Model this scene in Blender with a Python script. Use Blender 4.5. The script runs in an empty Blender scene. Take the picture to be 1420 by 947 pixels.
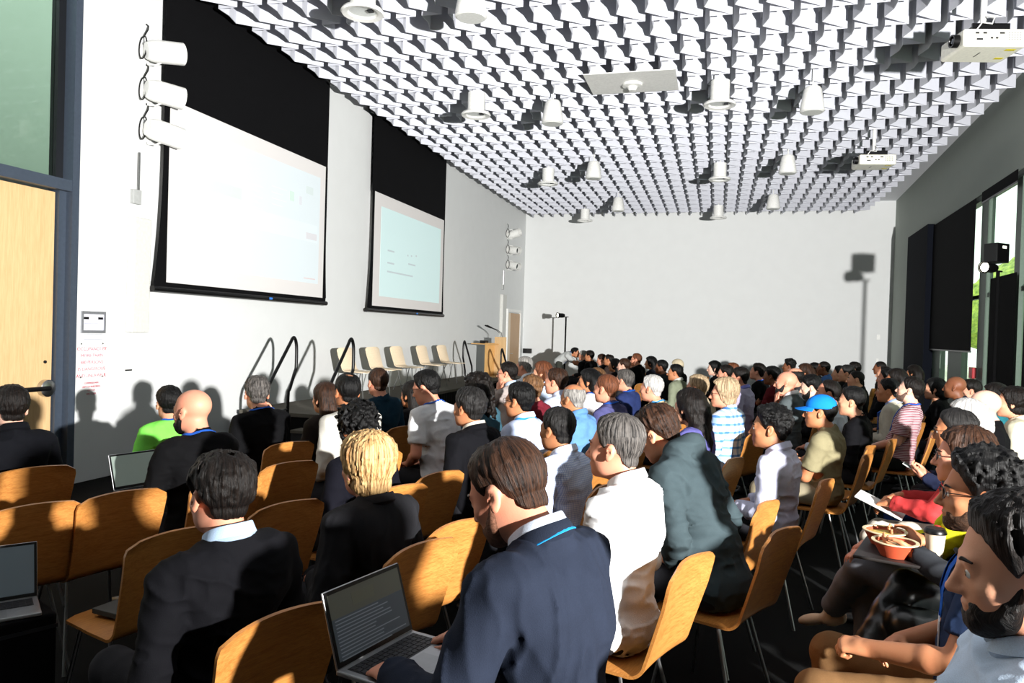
import bpy, bmesh, math, random
import numpy as np
from mathutils import Vector, Matrix
random.seed(11)
sc = bpy.context.scene
COL = sc.collection
PI = math.pi
R = math.radians

# ------------------------------------------------------------------ camera
F_PX, CAM_H = 1035.0, 1.70
YAW, PITCH, ROLL = R(15.4), R(-0.78), R(1.72)
CAM_R = (Matrix.Rotation(YAW, 3, 'Z') @ Matrix.Rotation(PI/2 + PITCH, 3, 'X') @ Matrix.Rotation(ROLL, 3, 'Z'))
CAM_P = Vector((0, 0, CAM_H))
def ray(u, v):
    return CAM_R @ Vector(((u-710)/F_PX, -(v-473.5)/F_PX, -1.0))
def on_x(u, v, x):
    d = ray(u, v); t = (x-CAM_P.x)/d.x
    return CAM_P + d*t
def on_y(u, v, y):
    d = ray(u, v); return CAM_P + d*(y/d.y)
def on_z(u, v, z):
    d = ray(u, v); return CAM_P + d*((z-CAM_H)/d.z)
FACE = Vector((-math.sin(R(70)), math.cos(R(70)), 0))      # the way the rows look
def on_row(u, v, c):
    d = ray(u, v); t = c/(d.x*FACE.x + d.y*FACE.y)
    return CAM_P + d*t
cam = bpy.data.cameras.new('camera'); cam.sensor_width = 36; cam.lens = F_PX/1420*36
cam.clip_start = 0.05; cam.clip_end = 200
camo = bpy.data.objects.new('camera', cam); COL.objects.link(camo)
camo.matrix_world = Matrix.Translation(CAM_P) @ CAM_R.to_4x4()
sc.camera = camo

# ------------------------------------------------------------------ scene helpers
def link(o, parent=None):
    COL.objects.link(o)
    if parent is not None: o.parent = parent
    return o
def tag(o, label=None, cat=None, group=None, kind=None):
    if label: o['label'] = label
    if cat: o['category'] = cat
    if group: o['group'] = group
    if kind: o['kind'] = kind
    return o
def empty(name, loc=(0, 0, 0), rz=0.0):
    o = bpy.data.objects.new(name, None); o.empty_display_size = .1
    o.location = loc; o.rotation_euler = (0, 0, rz)
    return link(o)
def mesh_arrays(name, V, faces, smooth=True):
    """V (n,3) and a list of (m,k) index arrays"""
    me = bpy.data.meshes.new(name)
    V = np.asarray(V, np.float32)
    me.vertices.add(len(V)); me.vertices.foreach_set('co', V.ravel())
    idx = np.concatenate([np.asarray(f, np.int32).ravel() for f in faces])
    tot = np.concatenate([np.full(len(f), np.asarray(f).shape[1], np.int32) for f in faces])
    st = np.concatenate([[0], np.cumsum(tot)[:-1]]).astype(np.int32)
    me.loops.add(len(idx)); me.loops.foreach_set('vertex_index', idx)
    me.polygons.add(len(tot)); me.polygons.foreach_set('loop_start', st)
    me.polygons.foreach_set('loop_total', tot)
    if smooth: me.polygons.foreach_set('use_smooth', np.ones(len(tot), bool))
    me.update(calc_edges=True)
    return me
def obj(name, me, m=None, parent=None):
    o = bpy.data.objects.new(name, me)
    if m is not None:
        if len(me.materials): me.materials[0] = m
        else: me.materials.append(m)
    return link(o, parent)

class MB:
    """collects simple solids and links them as one mesh"""
    def __init__(s): s.V = []; s.F = []
    def add(s, vs, fs, M=None):
        b = len(s.V)
        for v in vs:
            v = Vector(v)
            if M is not None: v = M @ v
            s.V.append(v)
        s.F += [[b+i for i in f] for f in fs]
        return s
    def box(s, lo, hi, M=None, bev=0.0):
        x0, y0, z0 = lo; x1, y1, z1 = hi
        if bev <= 0:
            return s.add([(x0,y0,z0),(x1,y0,z0),(x1,y1,z0),(x0,y1,z0),(x0,y0,z1),(x1,y0,z1),(x1,y1,z1),(x0,y1,z1)],
                  [(0,3,2,1),(4,5,6,7),(0,1,5,4),(1,2,6,5),(2,3,7,6),(3,0,4,7)], M)
        bm = bmesh.new()
        bmesh.ops.create_cube(bm, size=1.0)
        for v in bm.verts:
            v.co = Vector(((x0+x1)/2+v.co.x*(x1-x0), (y0+y1)/2+v.co.y*(y1-y0), (z0+z1)/2+v.co.z*(z1-z0)))
        bmesh.ops.bevel(bm, geom=bm.edges[:], offset=bev, segments=2, affect='EDGES', profile=.5)
        bm.verts.index_update()
        vs = [v.co.copy() for v in bm.verts]; fs = [[v.index for v in f.verts] for f in bm.faces]
        bm.free()
        return s.add(vs, fs, M)
    def tube(s, pts, r, n=10, cap=True, M=None, closed=False):
        pts = [Vector(p) for p in pts]
        rs = r if isinstance(r, (list, tuple)) else [r]*len(pts)
        vs, fs = [], []
        up = None
        m = len(pts)
        for i, p in enumerate(pts):
            a = pts[(i-1) % m] if (closed or i > 0) else p
            b = pts[(i+1) % m] if (closed or i < m-1) else p
            t = (b-a).normalized()
            if up is None:
                up = Vector((0, 0, 1)) if abs(t.z) < .9 else Vector((1, 0, 0))
            x = t.cross(up).normalized(); up = x.cross(t).normalized()
            for k in range(n):
                an = 2*PI*k/n
                vs.append(p + (x*math.cos(an) + up*math.sin(an))*rs[i])
        for i in range(m if closed else m-1):
            j = (i+1) % m
            for k in range(n):
                fs.append((i*n+k, i*n+(k+1) % n, j*n+(k+1) % n, j*n+k))
        if cap and not closed:
            fs.append(tuple(range(n-1, -1, -1))); fs.append(tuple((m-1)*n+k for k in range(n)))
        return s.add(vs, fs, M)
    def lathe(s, prof, n=24, M=None, caps=True):
        vs, fs = [], []
        for (r, z) in prof:
            for k in range(n):
                a = 2*PI*k/n; vs.append((r*math.cos(a), r*math.sin(a), z))
        for i in range(len(prof)-1):
            for k in range(n):
                fs.append((i*n+k, i*n+(k+1) % n, (i+1)*n+(k+1) % n, (i+1)*n+k))
        if caps:
            fs.append(tuple(range(n-1, -1, -1))); fs.append(tuple((len(prof)-1)*n+k for k in range(n)))
        return s.add(vs, fs, M)
    def prism(s, poly, z0, z1, M=None):
        n = len(poly)
        vs = [(x, y, z0) for x, y in poly] + [(x, y, z1) for x, y in poly]
        fs = [tuple(range(n-1, -1, -1)), tuple(range(n, 2*n))] + [(i, (i+1) % n, n+(i+1) % n, n+i) for i in range(n)]
        return s.add(vs, fs, M)
    def mesh(s, name, smooth=False, ang=35):
        me = bpy.data.meshes.new(name)
        me.from_pydata([tuple(v) for v in s.V], [], [tuple(f) for f in s.F])
        bm = bmesh.new(); bm.from_mesh(me); bmesh.ops.recalc_face_normals(bm, faces=bm.faces[:])
        if smooth:
            for f in bm.faces: f.smooth = True
            for e in bm.edges:
                if len(e.link_faces) == 2 and e.calc_face_angle(0) > R(ang): e.smooth = False
        bm.to_mesh(me); bm.free()
        return me
    def build(s, name, m=None, parent=None, smooth=False, ang=35):
        return obj(name, s.mesh(name, smooth, ang), m, parent)
def TR(loc, rx=0, ry=0, rz=0):
    return Matrix.Translation(Vector(loc)) @ Matrix.Rotation(rz, 4, 'Z') @ Matrix.Rotation(ry, 4, 'Y') @ Matrix.Rotation(rx, 4, 'X')

# ------------------------------------------------------------------ materials
def lin(c):
    """sRGB 0..255 -> linear"""
    o = []
    for x in c:
        x /= 255.0
        o.append(x/12.92 if x <= .04045 else ((x+.055)/1.055)**2.4)
    return tuple(o)+(1.0,)
MATS = {}
class NT:
    def __init__(s, name):
        s.m = bpy.data.materials.new(name); s.m.use_nodes = True
        s.t = s.m.node_tree; s.b = s.t.nodes['Principled BSDF']; s.out = s.t.nodes['Material Output']
    def n(s, typ, **kw):
        x = s.t.nodes.new(typ)
        for k, v in kw.items(): setattr(x, k, v)
        return x
    def l(s, a, b): s.t.links.new(a, b)
    def noise(s, scale, vec=None, detail=3, rough=.5, dist=0.0):
        x = s.n('ShaderNodeTexNoise'); x.inputs['Scale'].default_value = scale
        x.inputs['Detail'].default_value = detail; x.inputs['Roughness'].default_value = rough
        x.inputs['Distortion'].default_value = dist
        if vec is not None: s.l(vec, x.inputs['Vector'])
        return x
    def coord(s, which='Object', scale=(1, 1, 1), rot=(0, 0, 0)):
        c = s.n('ShaderNodeTexCoord'); mp = s.n('ShaderNodeMapping')
        mp.inputs['Scale'].default_value = scale; mp.inputs['Rotation'].default_value = rot
        s.l(c.outputs[which], mp.inputs['Vector'])
        return mp.outputs['Vector']
    def ramp(s, fac, stops):
        x = s.n('ShaderNodeValToRGB'); s.l(fac, x.inputs['Fac'])
        e = x.color_ramp.elements
        while len(e) < len(stops): e.new(.5)
        for k, (p, c) in enumerate(stops): e[k].position = p; e[k].color = c
        return x.outputs['Color']
    def bump(s, h, strength=.3, dist=.01):
        x = s.n('ShaderNodeBump'); x.inputs['Strength'].default_value = strength
        x.inputs['Distance'].default_value = dist
        s.l(h, x.inputs['Height']); s.l(x.outputs['Normal'], s.b.inputs['Normal'])
        return x
    def set(s, **kw):
        for k, v in kw.items(): s.b.inputs[k.replace('_', ' ')].default_value = v
        return s
def sh(c, f):
    return (min(1, c[0]*f), min(1, c[1]*f), min(1, c[2]*f), 1)
def plain(name, rgb, rough=.6, metal=0.0, spec=.5, vary=.06, scale=30):
    if name in MATS: return MATS[name]
    t = NT(name); c = lin(rgb)
    t.set(Roughness=rough, Metallic=metal); t.b.inputs['Specular IOR Level'].default_value = spec
    nz = t.noise(scale, t.coord())
    t.l(t.ramp(nz.outputs['Fac'], [(.3, sh(c, 1-vary)), (.7, sh(c, 1+vary))]), t.b.inputs['Base Color'])
    MATS[name] = t.m; return t.m
def fabric(name, rgb, rough=.88, bump=.25, weave=420, spec=.12, vary=.12, sheen=0.0):
    if name in MATS: return MATS[name]
    t = NT(name); c = lin(rgb)
    t.set(Roughness=rough); t.b.inputs['Specular IOR Level'].default_value = spec
    co = t.coord()
    n1 = t.noise(weave, co, 2); n2 = t.noise(14, co, 4)
    mx = t.n('ShaderNodeMath', operation='ADD'); t.l(n1.outputs['Fac'], mx.inputs[0]); t.l(n2.outputs['Fac'], mx.inputs[1])
    hf = t.n('ShaderNodeMath', operation='MULTIPLY'); t.l(mx.outputs[0], hf.inputs[0]); hf.inputs[1].default_value = .5
    t.l(t.ramp(hf.outputs[0], [(.35, sh(c, 1-vary)), (.65, sh(c, 1+vary))]), t.b.inputs['Base Color'])
    t.bump(n1.outputs['Fac'], bump, .004)
    if sheen: t.b.inputs['Sheen Weight'].default_value = sheen
    MATS[name] = t.m; return t.m
def stripes(name, a, b, freq=55.0, axis=2, duty=.5, check=None, c2=None):
    """horizontal stripes (or a check when c2 is given), in object space"""
    if name in MATS: return MATS[name]
    t = NT(name); t.set(Roughness=.85); t.b.inputs['Specular IOR Level'].default_value = .2
    co = t.coord(); sep = t.n('ShaderNodeSeparateXYZ'); t.l(co, sep.inputs[0])
    def band(out, fr, du):
        m1 = t.n('ShaderNodeMath', operation='MULTIPLY'); t.l(out, m1.inputs[0]); m1.inputs[1].default_value = fr
        m2 = t.n('ShaderNodeMath', operation='FRACT'); t.l(m1.outputs[0], m2.inputs[0])
        m3 = t.n('ShaderNodeMath', operation='GREATER_THAN'); t.l(m2.outputs[0], m3.inputs[0]); m3.inputs[1].default_value = du
        return m3.outputs[0]
    h = band(sep.outputs[axis], freq, duty)
    mix = t.n('ShaderNodeMix', data_type='RGBA'); t.l(h, mix.inputs['Factor'])
    mix.inputs['A'].default_value = lin(a); mix.inputs['B'].default_value = lin(b)
    res = mix.outputs['Result']
    if c2 is not None:
        vv = band(sep.outputs[0], check, .55)
        mm = t.n('ShaderNodeMix', data_type='RGBA'); mm.blend_type = 'MULTIPLY'; t.l(vv, mm.inputs['Factor'])
        t.l(res, mm.inputs['A']); mm.inputs['B'].default_value = lin(c2); res = mm.outputs['Result']
    t.l(res, t.b.inputs['Base Color'])
    MATS[name] = t.m; return t.m
def skin_mat(name, rgb):
    if name in MATS: return MATS[name]
    t = NT(name); c = lin(rgb)
    t.set(Roughness=.5); t.b.inputs['Specular IOR Level'].default_value = .35
    co = t.coord(); n1 = t.noise(9, co, 3); n2 = t.noise(260, co, 2)
    red = (min(1, c[0]*1.05), c[1]*.86, c[2]*.80, 1)
    t.l(t.ramp(n1.outputs['Fac'], [(.35, c), (.7, red)]), t.b.inputs['Base Color'])
    t.bump(n2.outputs['Fac'], .12, .002)
    t.b.inputs['Subsurface Weight'].default_value = .0
    MATS[name] = t.m; return t.m
def hair_mat(name, rgb, rgb2=None, rough=.5, sx=85, sy=4, spec=.22):
    """strands run along V of the hair's own UV map (around the crown)"""
    if name in MATS: return MATS[name]
    t = NT(name); c = lin(rgb); d = lin(rgb2) if rgb2 else sh(c, .45)
    t.set(Roughness=rough); t.b.inputs['Specular IOR Level'].default_value = spec
    uv = t.coord('UV', (sx, sy, 1)); n1 = t.noise(1.0, uv, 5, .65)
    t.l(t.ramp(n1.outputs['Fac'], [(.40, d), (.58, c)]), t.b.inputs['Base Color'])
    t.bump(n1.outputs['Fac'], .7, .010)
    MATS[name] = t.m; return t.m
# ------------------------------------------------------------------ blended solids -> one continuous surface
def vnoise(P, seed=0):
    """smooth value noise in -1..1 on points (...,3)"""
    P = np.asarray(P, np.float32)
    i = np.floor(P).astype(np.int64); f = P - i
    f = f*f*(3-2*f)
    def h(ix, iy, iz):
        n = (ix*374761393 + iy*668265263 + iz*2147483647 + seed*1274126177) & 0xffffffff
        n = ((n ^ (n >> 13))*1274126177) & 0xffffffff
        n = (n ^ (n >> 16)) & 0xffff
        return n.astype(np.float32)/32767.5 - 1
    x, y, z = i[..., 0], i[..., 1], i[..., 2]
    fx, fy, fz = f[..., 0], f[..., 1], f[..., 2]
    r = 0
    for a in (0, 1):
        wa = fx if a else 1-fx
        for b in (0, 1):
            wb = fy if b else 1-fy
            for c in (0, 1):
                wc = fz if c else 1-fz
                r = r + h(x+a, y+b, z+c)*wa*wb*wc
    return r
class Cone:
    def __init__(s, a, b, ra, rb=None):
        s.a = np.array(a, np.float32); s.b = np.array(b, np.float32); s.ra = ra; s.rb = ra if rb is None else rb
    def bounds(s):
        r = max(s.ra, s.rb)
        return np.minimum(s.a, s.b)-r, np.maximum(s.a, s.b)+r
    def d(s, P):
        ba = s.b-s.a; L = float(ba@ba)+1e-9
        pa = P-s.a
        t = np.clip((pa@ba)/L, 0, 1)
        q = pa-t[..., None]*ba
        return np.sqrt((q*q).sum(-1)) - (s.ra+(s.rb-s.ra)*t)
class Ell:
    def __init__(s, c, r, Rm=None):
        s.c = np.array(c, np.float32); s.r = np.array(r, np.float32); s.R = None if Rm is None else np.array(Rm, np.float32)
    def bounds(s):
        m = float(s.r.max()); return s.c-m, s.c+m
    def d(s, P):
        q = P-s.c
        if s.R is not None: q = q@s.R
        k0 = np.sqrt(((q/s.r)**2).sum(-1)); k1 = np.sqrt(((q/(s.r*s.r))**2).sum(-1))+1e-9
        return k0*(k0-1)/k1
class Flat:
    """a cone squashed along the local axis y of the frame Rm about its start: broad, thin limbs, hands"""
    def __init__(s, a, b, ra, rb, Rm, f):
        s.a = np.array(a, np.float32); s.b = np.array(b, np.float32); s.ra, s.rb, s.f = ra, rb, f
        s.R = np.array(Rm, np.float32)
    def bounds(s):
        r = max(s.ra, s.rb); return np.minimum(s.a, s.b)-r, np.maximum(s.a, s.b)+r
    def d(s, P):
        q = (P-s.a)@s.R; bb = (s.b-s.a)@s.R
        sc_ = np.array([1, 1/s.f, 1], np.float32)
        q = q*sc_; bb = bb*sc_
        L = float(bb@bb)+1e-9; t = np.clip((q@bb)/L, 0, 1)
        w = q-t[..., None]*bb
        return (np.sqrt((w*w).sum(-1))-(s.ra+(s.rb-s.ra)*t))*s.f
class Field:
    def __init__(s, lo, hi, res):
        s.res = res; s.lo = np.array(lo, np.float32)
        s.n = np.ceil((np.array(hi)-np.array(lo))/res).astype(int)+1
        s.D = np.full(tuple(s.n), .25, np.float32)
    def block(s, lo, hi, pad):
        i0 = np.clip(np.floor((lo-pad-s.lo)/s.res).astype(int), 0, s.n-1)
        i1 = np.clip(np.ceil((hi+pad-s.lo)/s.res).astype(int)+1, 1, s.n)
        return i0, np.maximum(i1, i0+1)
    def pts(s, i0, i1):
        ax = [s.lo[k]+np.arange(i0[k], i1[k], dtype=np.float32)*s.res for k in range(3)]
        return np.stack(np.meshgrid(*ax, indexing='ij'), -1)
    def add(s, pr, k=.01):
        i0, i1 = s.block(*pr.bounds(), k+.03)
        sl = tuple(slice(a, b) for a, b in zip(i0, i1))
        d = pr.d(s.pts(i0, i1)); D = s.D[sl]
        h = np.clip(.5+.5*(D-d)/k, 0, 1)
        s.D[sl] = D*(1-h)+d*h-k*h*(1-h)
        return s
    def sub(s, pr, k=.008):
        i0, i1 = s.block(*pr.bounds(), k+.02)
        sl = tuple(slice(a, b) for a, b in zip(i0, i1))
        d = -pr.d(s.pts(i0, i1)); D = s.D[sl]
        h = np.clip(.5-.5*(D-d)/k, 0, 1)
        s.D[sl] = D*(1-h)+d*h+k*h*(1-h)
        return s
    def apply(s, fn, lo=None, hi=None):
        """D = fn(points, D) on a block"""
        i0, i1 = (np.zeros(3, int), s.n) if lo is None else s.block(np.array(lo, np.float32), np.array(hi, np.float32), 0)
        sl = tuple(slice(a, b) for a, b in zip(i0, i1))
        s.D[sl] = fn(s.pts(i0, i1), s.D[sl])
        return s
    def wrinkle(s, fn):
        """adds fn(points) to the cells near the surface"""
        m = np.abs(s.D) < 3*s.res+.012
        ii = np.argwhere(m)
        P = s.lo+ii.astype(np.float32)*s.res
        s.D[m] += fn(P)
        return s
    def surface(s):
        D = s.D; n = np.array(D.shape)
        D[0] = D[-1] = .05; D[:, 0] = D[:, -1] = .05; D[:, :, 0] = D[:, :, -1] = .05
        ins = D < 0
        c = ins[:-1, :-1, :-1].astype(np.int8)
        cnt = np.zeros(tuple(n-1), np.int8)
        offs = [(a, b, e) for a in (0, 1) for b in (0, 1) for e in (0, 1)]
        for a, b, e in offs:
            cnt += ins[a:n[0]-1+a, b:n[1]-1+b, e:n[2]-1+e]
        act = (cnt > 0) & (cnt < 8)
        ii = np.argwhere(act)
        idx = np.full(tuple(n-1), -1, np.int32); idx[act] = np.arange(len(ii), dtype=np.int32)
        val = {o: D[ii[:, 0]+o[0], ii[:, 1]+o[1], ii[:, 2]+o[2]] for o in offs}
        S = np.zeros((len(ii), 3), np.float32); W = np.zeros(len(ii), np.float32)
        for o in offs:
            for k in range(3):
                if o[k] == 0:
                    p = list(o); p[k] = 1; p = tuple(p)
                    va, vb = val[o], val[p]
                    m = (va < 0) != (vb < 0)
                    t = np.where(m, va/np.where(m, va-vb, 1), 0)
                    q = np.zeros((len(ii), 3), np.float32); q[:] = o; q[:, k] += t
                    S += q*m[:, None]; W += m
        V = s.lo+(ii+S/W[:, None])*s.res
        Fs = []
        for k in range(3):
            u, w = (k+1) % 3, (k+2) % 3
            sl0 = [slice(None)]*3; sl1 = [slice(None)]*3
            sl0[k] = slice(0, n[k]-1); sl1[k] = slice(1, n[k])
            a, b = ins[tuple(sl0)], ins[tuple(sl1)]
            e = np.argwhere(a != b)
            e = e[(e[:, u] > 0) & (e[:, w] > 0) & (e[:, u] < n[u]-1) & (e[:, w] < n[w]-1)]
            flip = a[e[:, 0], e[:, 1], e[:, 2]]
            q = []
            for du, dw in ((1, 1), (0, 1), (0, 0), (1, 0)):
                p = e.copy(); p[:, u] -= du; p[:, w] -= dw
                q.append(idx[p[:, 0], p[:, 1], p[:, 2]])
            q = np.stack(q, 1)
            q[~flip] = q[~flip][:, ::-1]
            Fs.append(q)
        Fq = np.concatenate(Fs)
        return V, Fq
def relax(V, F, it=1, lam=.5):
    """a little umbrella smoothing"""
    e = np.concatenate([F[:, [0, 1]], F[:, [1, 2]], F[:, [2, 3]], F[:, [3, 0]]])
    for _ in range(it):
        A = np.zeros_like(V); W = np.zeros(len(V), np.float32)
        for k in range(3):
            A[:, k] = np.bincount(e[:, 0], V[e[:, 1], k], len(V)) + np.bincount(e[:, 1], V[e[:, 0], k], len(V))
        W = np.bincount(e[:, 0], minlength=len(V))+np.bincount(e[:, 1], minlength=len(V))
        V = V*(1-lam)+lam*(A/np.maximum(W, 1)[:, None]).astype(np.float32)
    return V
def solid(name, prims, res, k=.01, post=None, smooth=1, pad=.02):
    lo = np.min([p.bounds()[0] for p in prims], 0)-pad; hi = np.max([p.bounds()[1] for p in prims], 0)+pad
    f = Field(lo, hi, res)
    for p in prims: f.add(p, getattr(p, 'k', k))
    if post: post(f)
    V, F = f.surface()
    if smooth: V = relax(V, F, smooth)
    return mesh_arrays(name, V, [F])
def K(p, k):
    p.k = k; return p
# ------------------------------------------------------------------ people
def npv(v): return np.array(v, np.float32)
def rotm(rx=0, ry=0, rz=0):
    return Matrix.Rotation(rz, 3, 'Z') @ Matrix.Rotation(ry, 3, 'Y') @ Matrix.Rotation(rx, 3, 'X')
def ik(a, w, L1, L2, hint):
    """elbow or knee between a and w"""
    a, w, hint = Vector(a), Vector(w), Vector(hint)
    d = w-a; L = d.length
    if L > (L1+L2)*.995:
        w = a+d.normalized()*(L1+L2)*.995; d = w-a; L = d.length
    x = (L1*L1-L2*L2+L*L)/(2*L); h = math.sqrt(max(L1*L1-x*x, 0))
    u = d.normalized(); p = hint-u*hint.dot(u)
    p = p.normalized() if p.length > 1e-5 else u.orthogonal().normalized()
    return a+u*x+p*h, w
def hand_prims(w, dirv, palm, side, curl, spread=.12, thumb=.5):
    """palm and five fingers; w wrist, dirv along the hand, palm: the way the palm faces; side -1 left, +1 right"""
    y = Vector(dirv).normalized(); z = -Vector(palm); z = (z-y*z.dot(y)).normalized(); x = y.cross(z)    # z: back of the hand
    if side < 0: out = -x
    else: out = x
    # out: towards the little finger of a right hand with palm down is +x
    th = -out
    M = np.array([list(x), list(z), list(y)], np.float32).T
    o = Vector(w)
    pr = []
    for i, q in enumerate((-.027, -.009, .009, .027)):
        base = o+y*.022+out*q*.62; kn = o+y*(.088-.006*abs(i-1.2))+out*q
        pr.append(K(Flat(base, kn, .0155, .0125, M, .80), .012))
    pr.append(K(Flat(o-y*.01, o+y*.03, .026, .030, M, .72), .012))
    lens = (.074, .082, .076, .060)
    for i, q in enumerate((-.027, -.009, .009, .027)):
        kn = o+y*(.088-.006*abs(i-1.2))+out*q
        d = (y+out*spread*(i-1.5)*.5).normalized(); p = kn; L = lens[i]
        ax = d.cross(z).normalized()
        c = curl*(1+.10*i)
        for j, (fr, rr) in enumerate(((.45, .0098), (.31, .0088), (.24, .0078))):
            a = c*(.75, 1.0, .6)[j]
            d = (Matrix.Rotation(-a, 3, ax) @ d).normalized()
            e = p+d*L*fr
            pr.append(K(Cone(p, e, rr, rr*.9), .003)); p = e
    b = o+y*.020+th*.020-z*.006
    d1 = (y*.75+th*(.75)-z*.35*thumb).normalized(); e = b+d1*.042
    pr.append(K(Cone(b, e, .0155, .0115), .010))
    d2 = (y*.95+th*(.28-.3*curl)-z*.35*thumb).normalized(); e2 = e+d2*.032
    pr.append(K(Cone(e, e2, .0105, .0095), .003))
    d3 = (y*.95+th*(.05-.4*curl)-z*.3*thumb).normalized(); pr.append(K(Cone(e2, e2+d3*.024, .0093, .0078), .003))
    return pr
HEAD = 1.045
Ell_, Cone_ = Ell, Cone
def head_prims(hc, HR, jaw=1.0, fat=1.0, skip=()):
    """a head about the point hc with axes HR (x right, y face, z up)"""
    hc = Vector(hc); hs = HEAD
    def W(p): return hc+HR @ (Vector(p)*hs)
    Rm = np.array(HR, np.float32)
    def Ell(c, r, m=None): return Ell_(c, [q*hs for q in r], m)
    def Cone(a, b, ra, rb=None): return Cone_(a, b, ra*hs, None if rb is None else rb*hs)
    def E(c, r, k, rx=0, ry=0, rz=0):
        m = Rm if not (rx or ry or rz) else np.array(HR @ rotm(rx, ry, rz), np.float32)
        return K(Ell(W(c), r, m), k)
    pr = [E((0, -.014, .032), (.0755*fat, .097, .085), .02), E((0, .030, -.028), (.062*fat, .066, .080), .03),
          E((0, .034, -.076), (.048*fat*jaw, .050, .038), .03), E((0, .074, -.098), (.020*jaw, .016, .016), .022),
          E((.043*fat, .010, -.062), (.016, .030, .034), .02), E((-.043*fat, .010, -.062), (.016, .030, .034), .02),
          K(Cone(W((-.030, .080, .017)), W((.030, .080, .017)), .0125), .016),
          E((.041, .062, -.026), (.020, .019, .017), .02), E((-.041, .062, -.026), (.020, .019, .017), .02)]
    if 'face' not in skip:
        pr += [K(Cone(W((0, .090, .008)), W((0, .110, -.030)), .0075, .0105), .010),
               E((0, .113, -.034), (.0115, .010, .0095), .006),
               E((.011, .101, -.038), (.0085, .009, .0075), .005), E((-.011, .101, -.038), (.0085, .009, .0075), .005),
               E((0, .092, -.0615), (.022, .0085, .0055), .005), E((0, .090, -.0725), (.019, .0085, .0065), .005),
               E((.031, .0765, .000), (.0155, .0135, .0115), .004), E((-.031, .0765, .000), (.0155, .0135, .0115), .004)]
    if 'ears' not in skip:
        for s in (-1, 1):
            pr += [K(E((s*.079*fat, -.012, -.006), (.0085, .019, .031), .006, rx=.18, rz=-s*.35), .006),
                   E((s*.077*fat, -.003, -.030), (.008, .011, .012), .006)]
    cut = []
    if 'face' not in skip:
        for s in (-1, 1):
            cut.append((K(Ell(W((s*.031, .100, .002)), (.0150, .016, .0105), Rm), .010), 'pre'))
    if 'ears' not in skip:
        for s in (-1, 1):
            cut.append((K(Ell(W((s*.0865*fat, -.006, -.004)), (.0060, .010, .017), np.array(HR @ rotm(.18, 0, -s*.35), np.float32)), .004), 'post'))
        cut.append((K(Ell(W((0, .108, -.0668)), (.020, .010, .0012), Rm), .003), 'post'))
    return pr, cut

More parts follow.
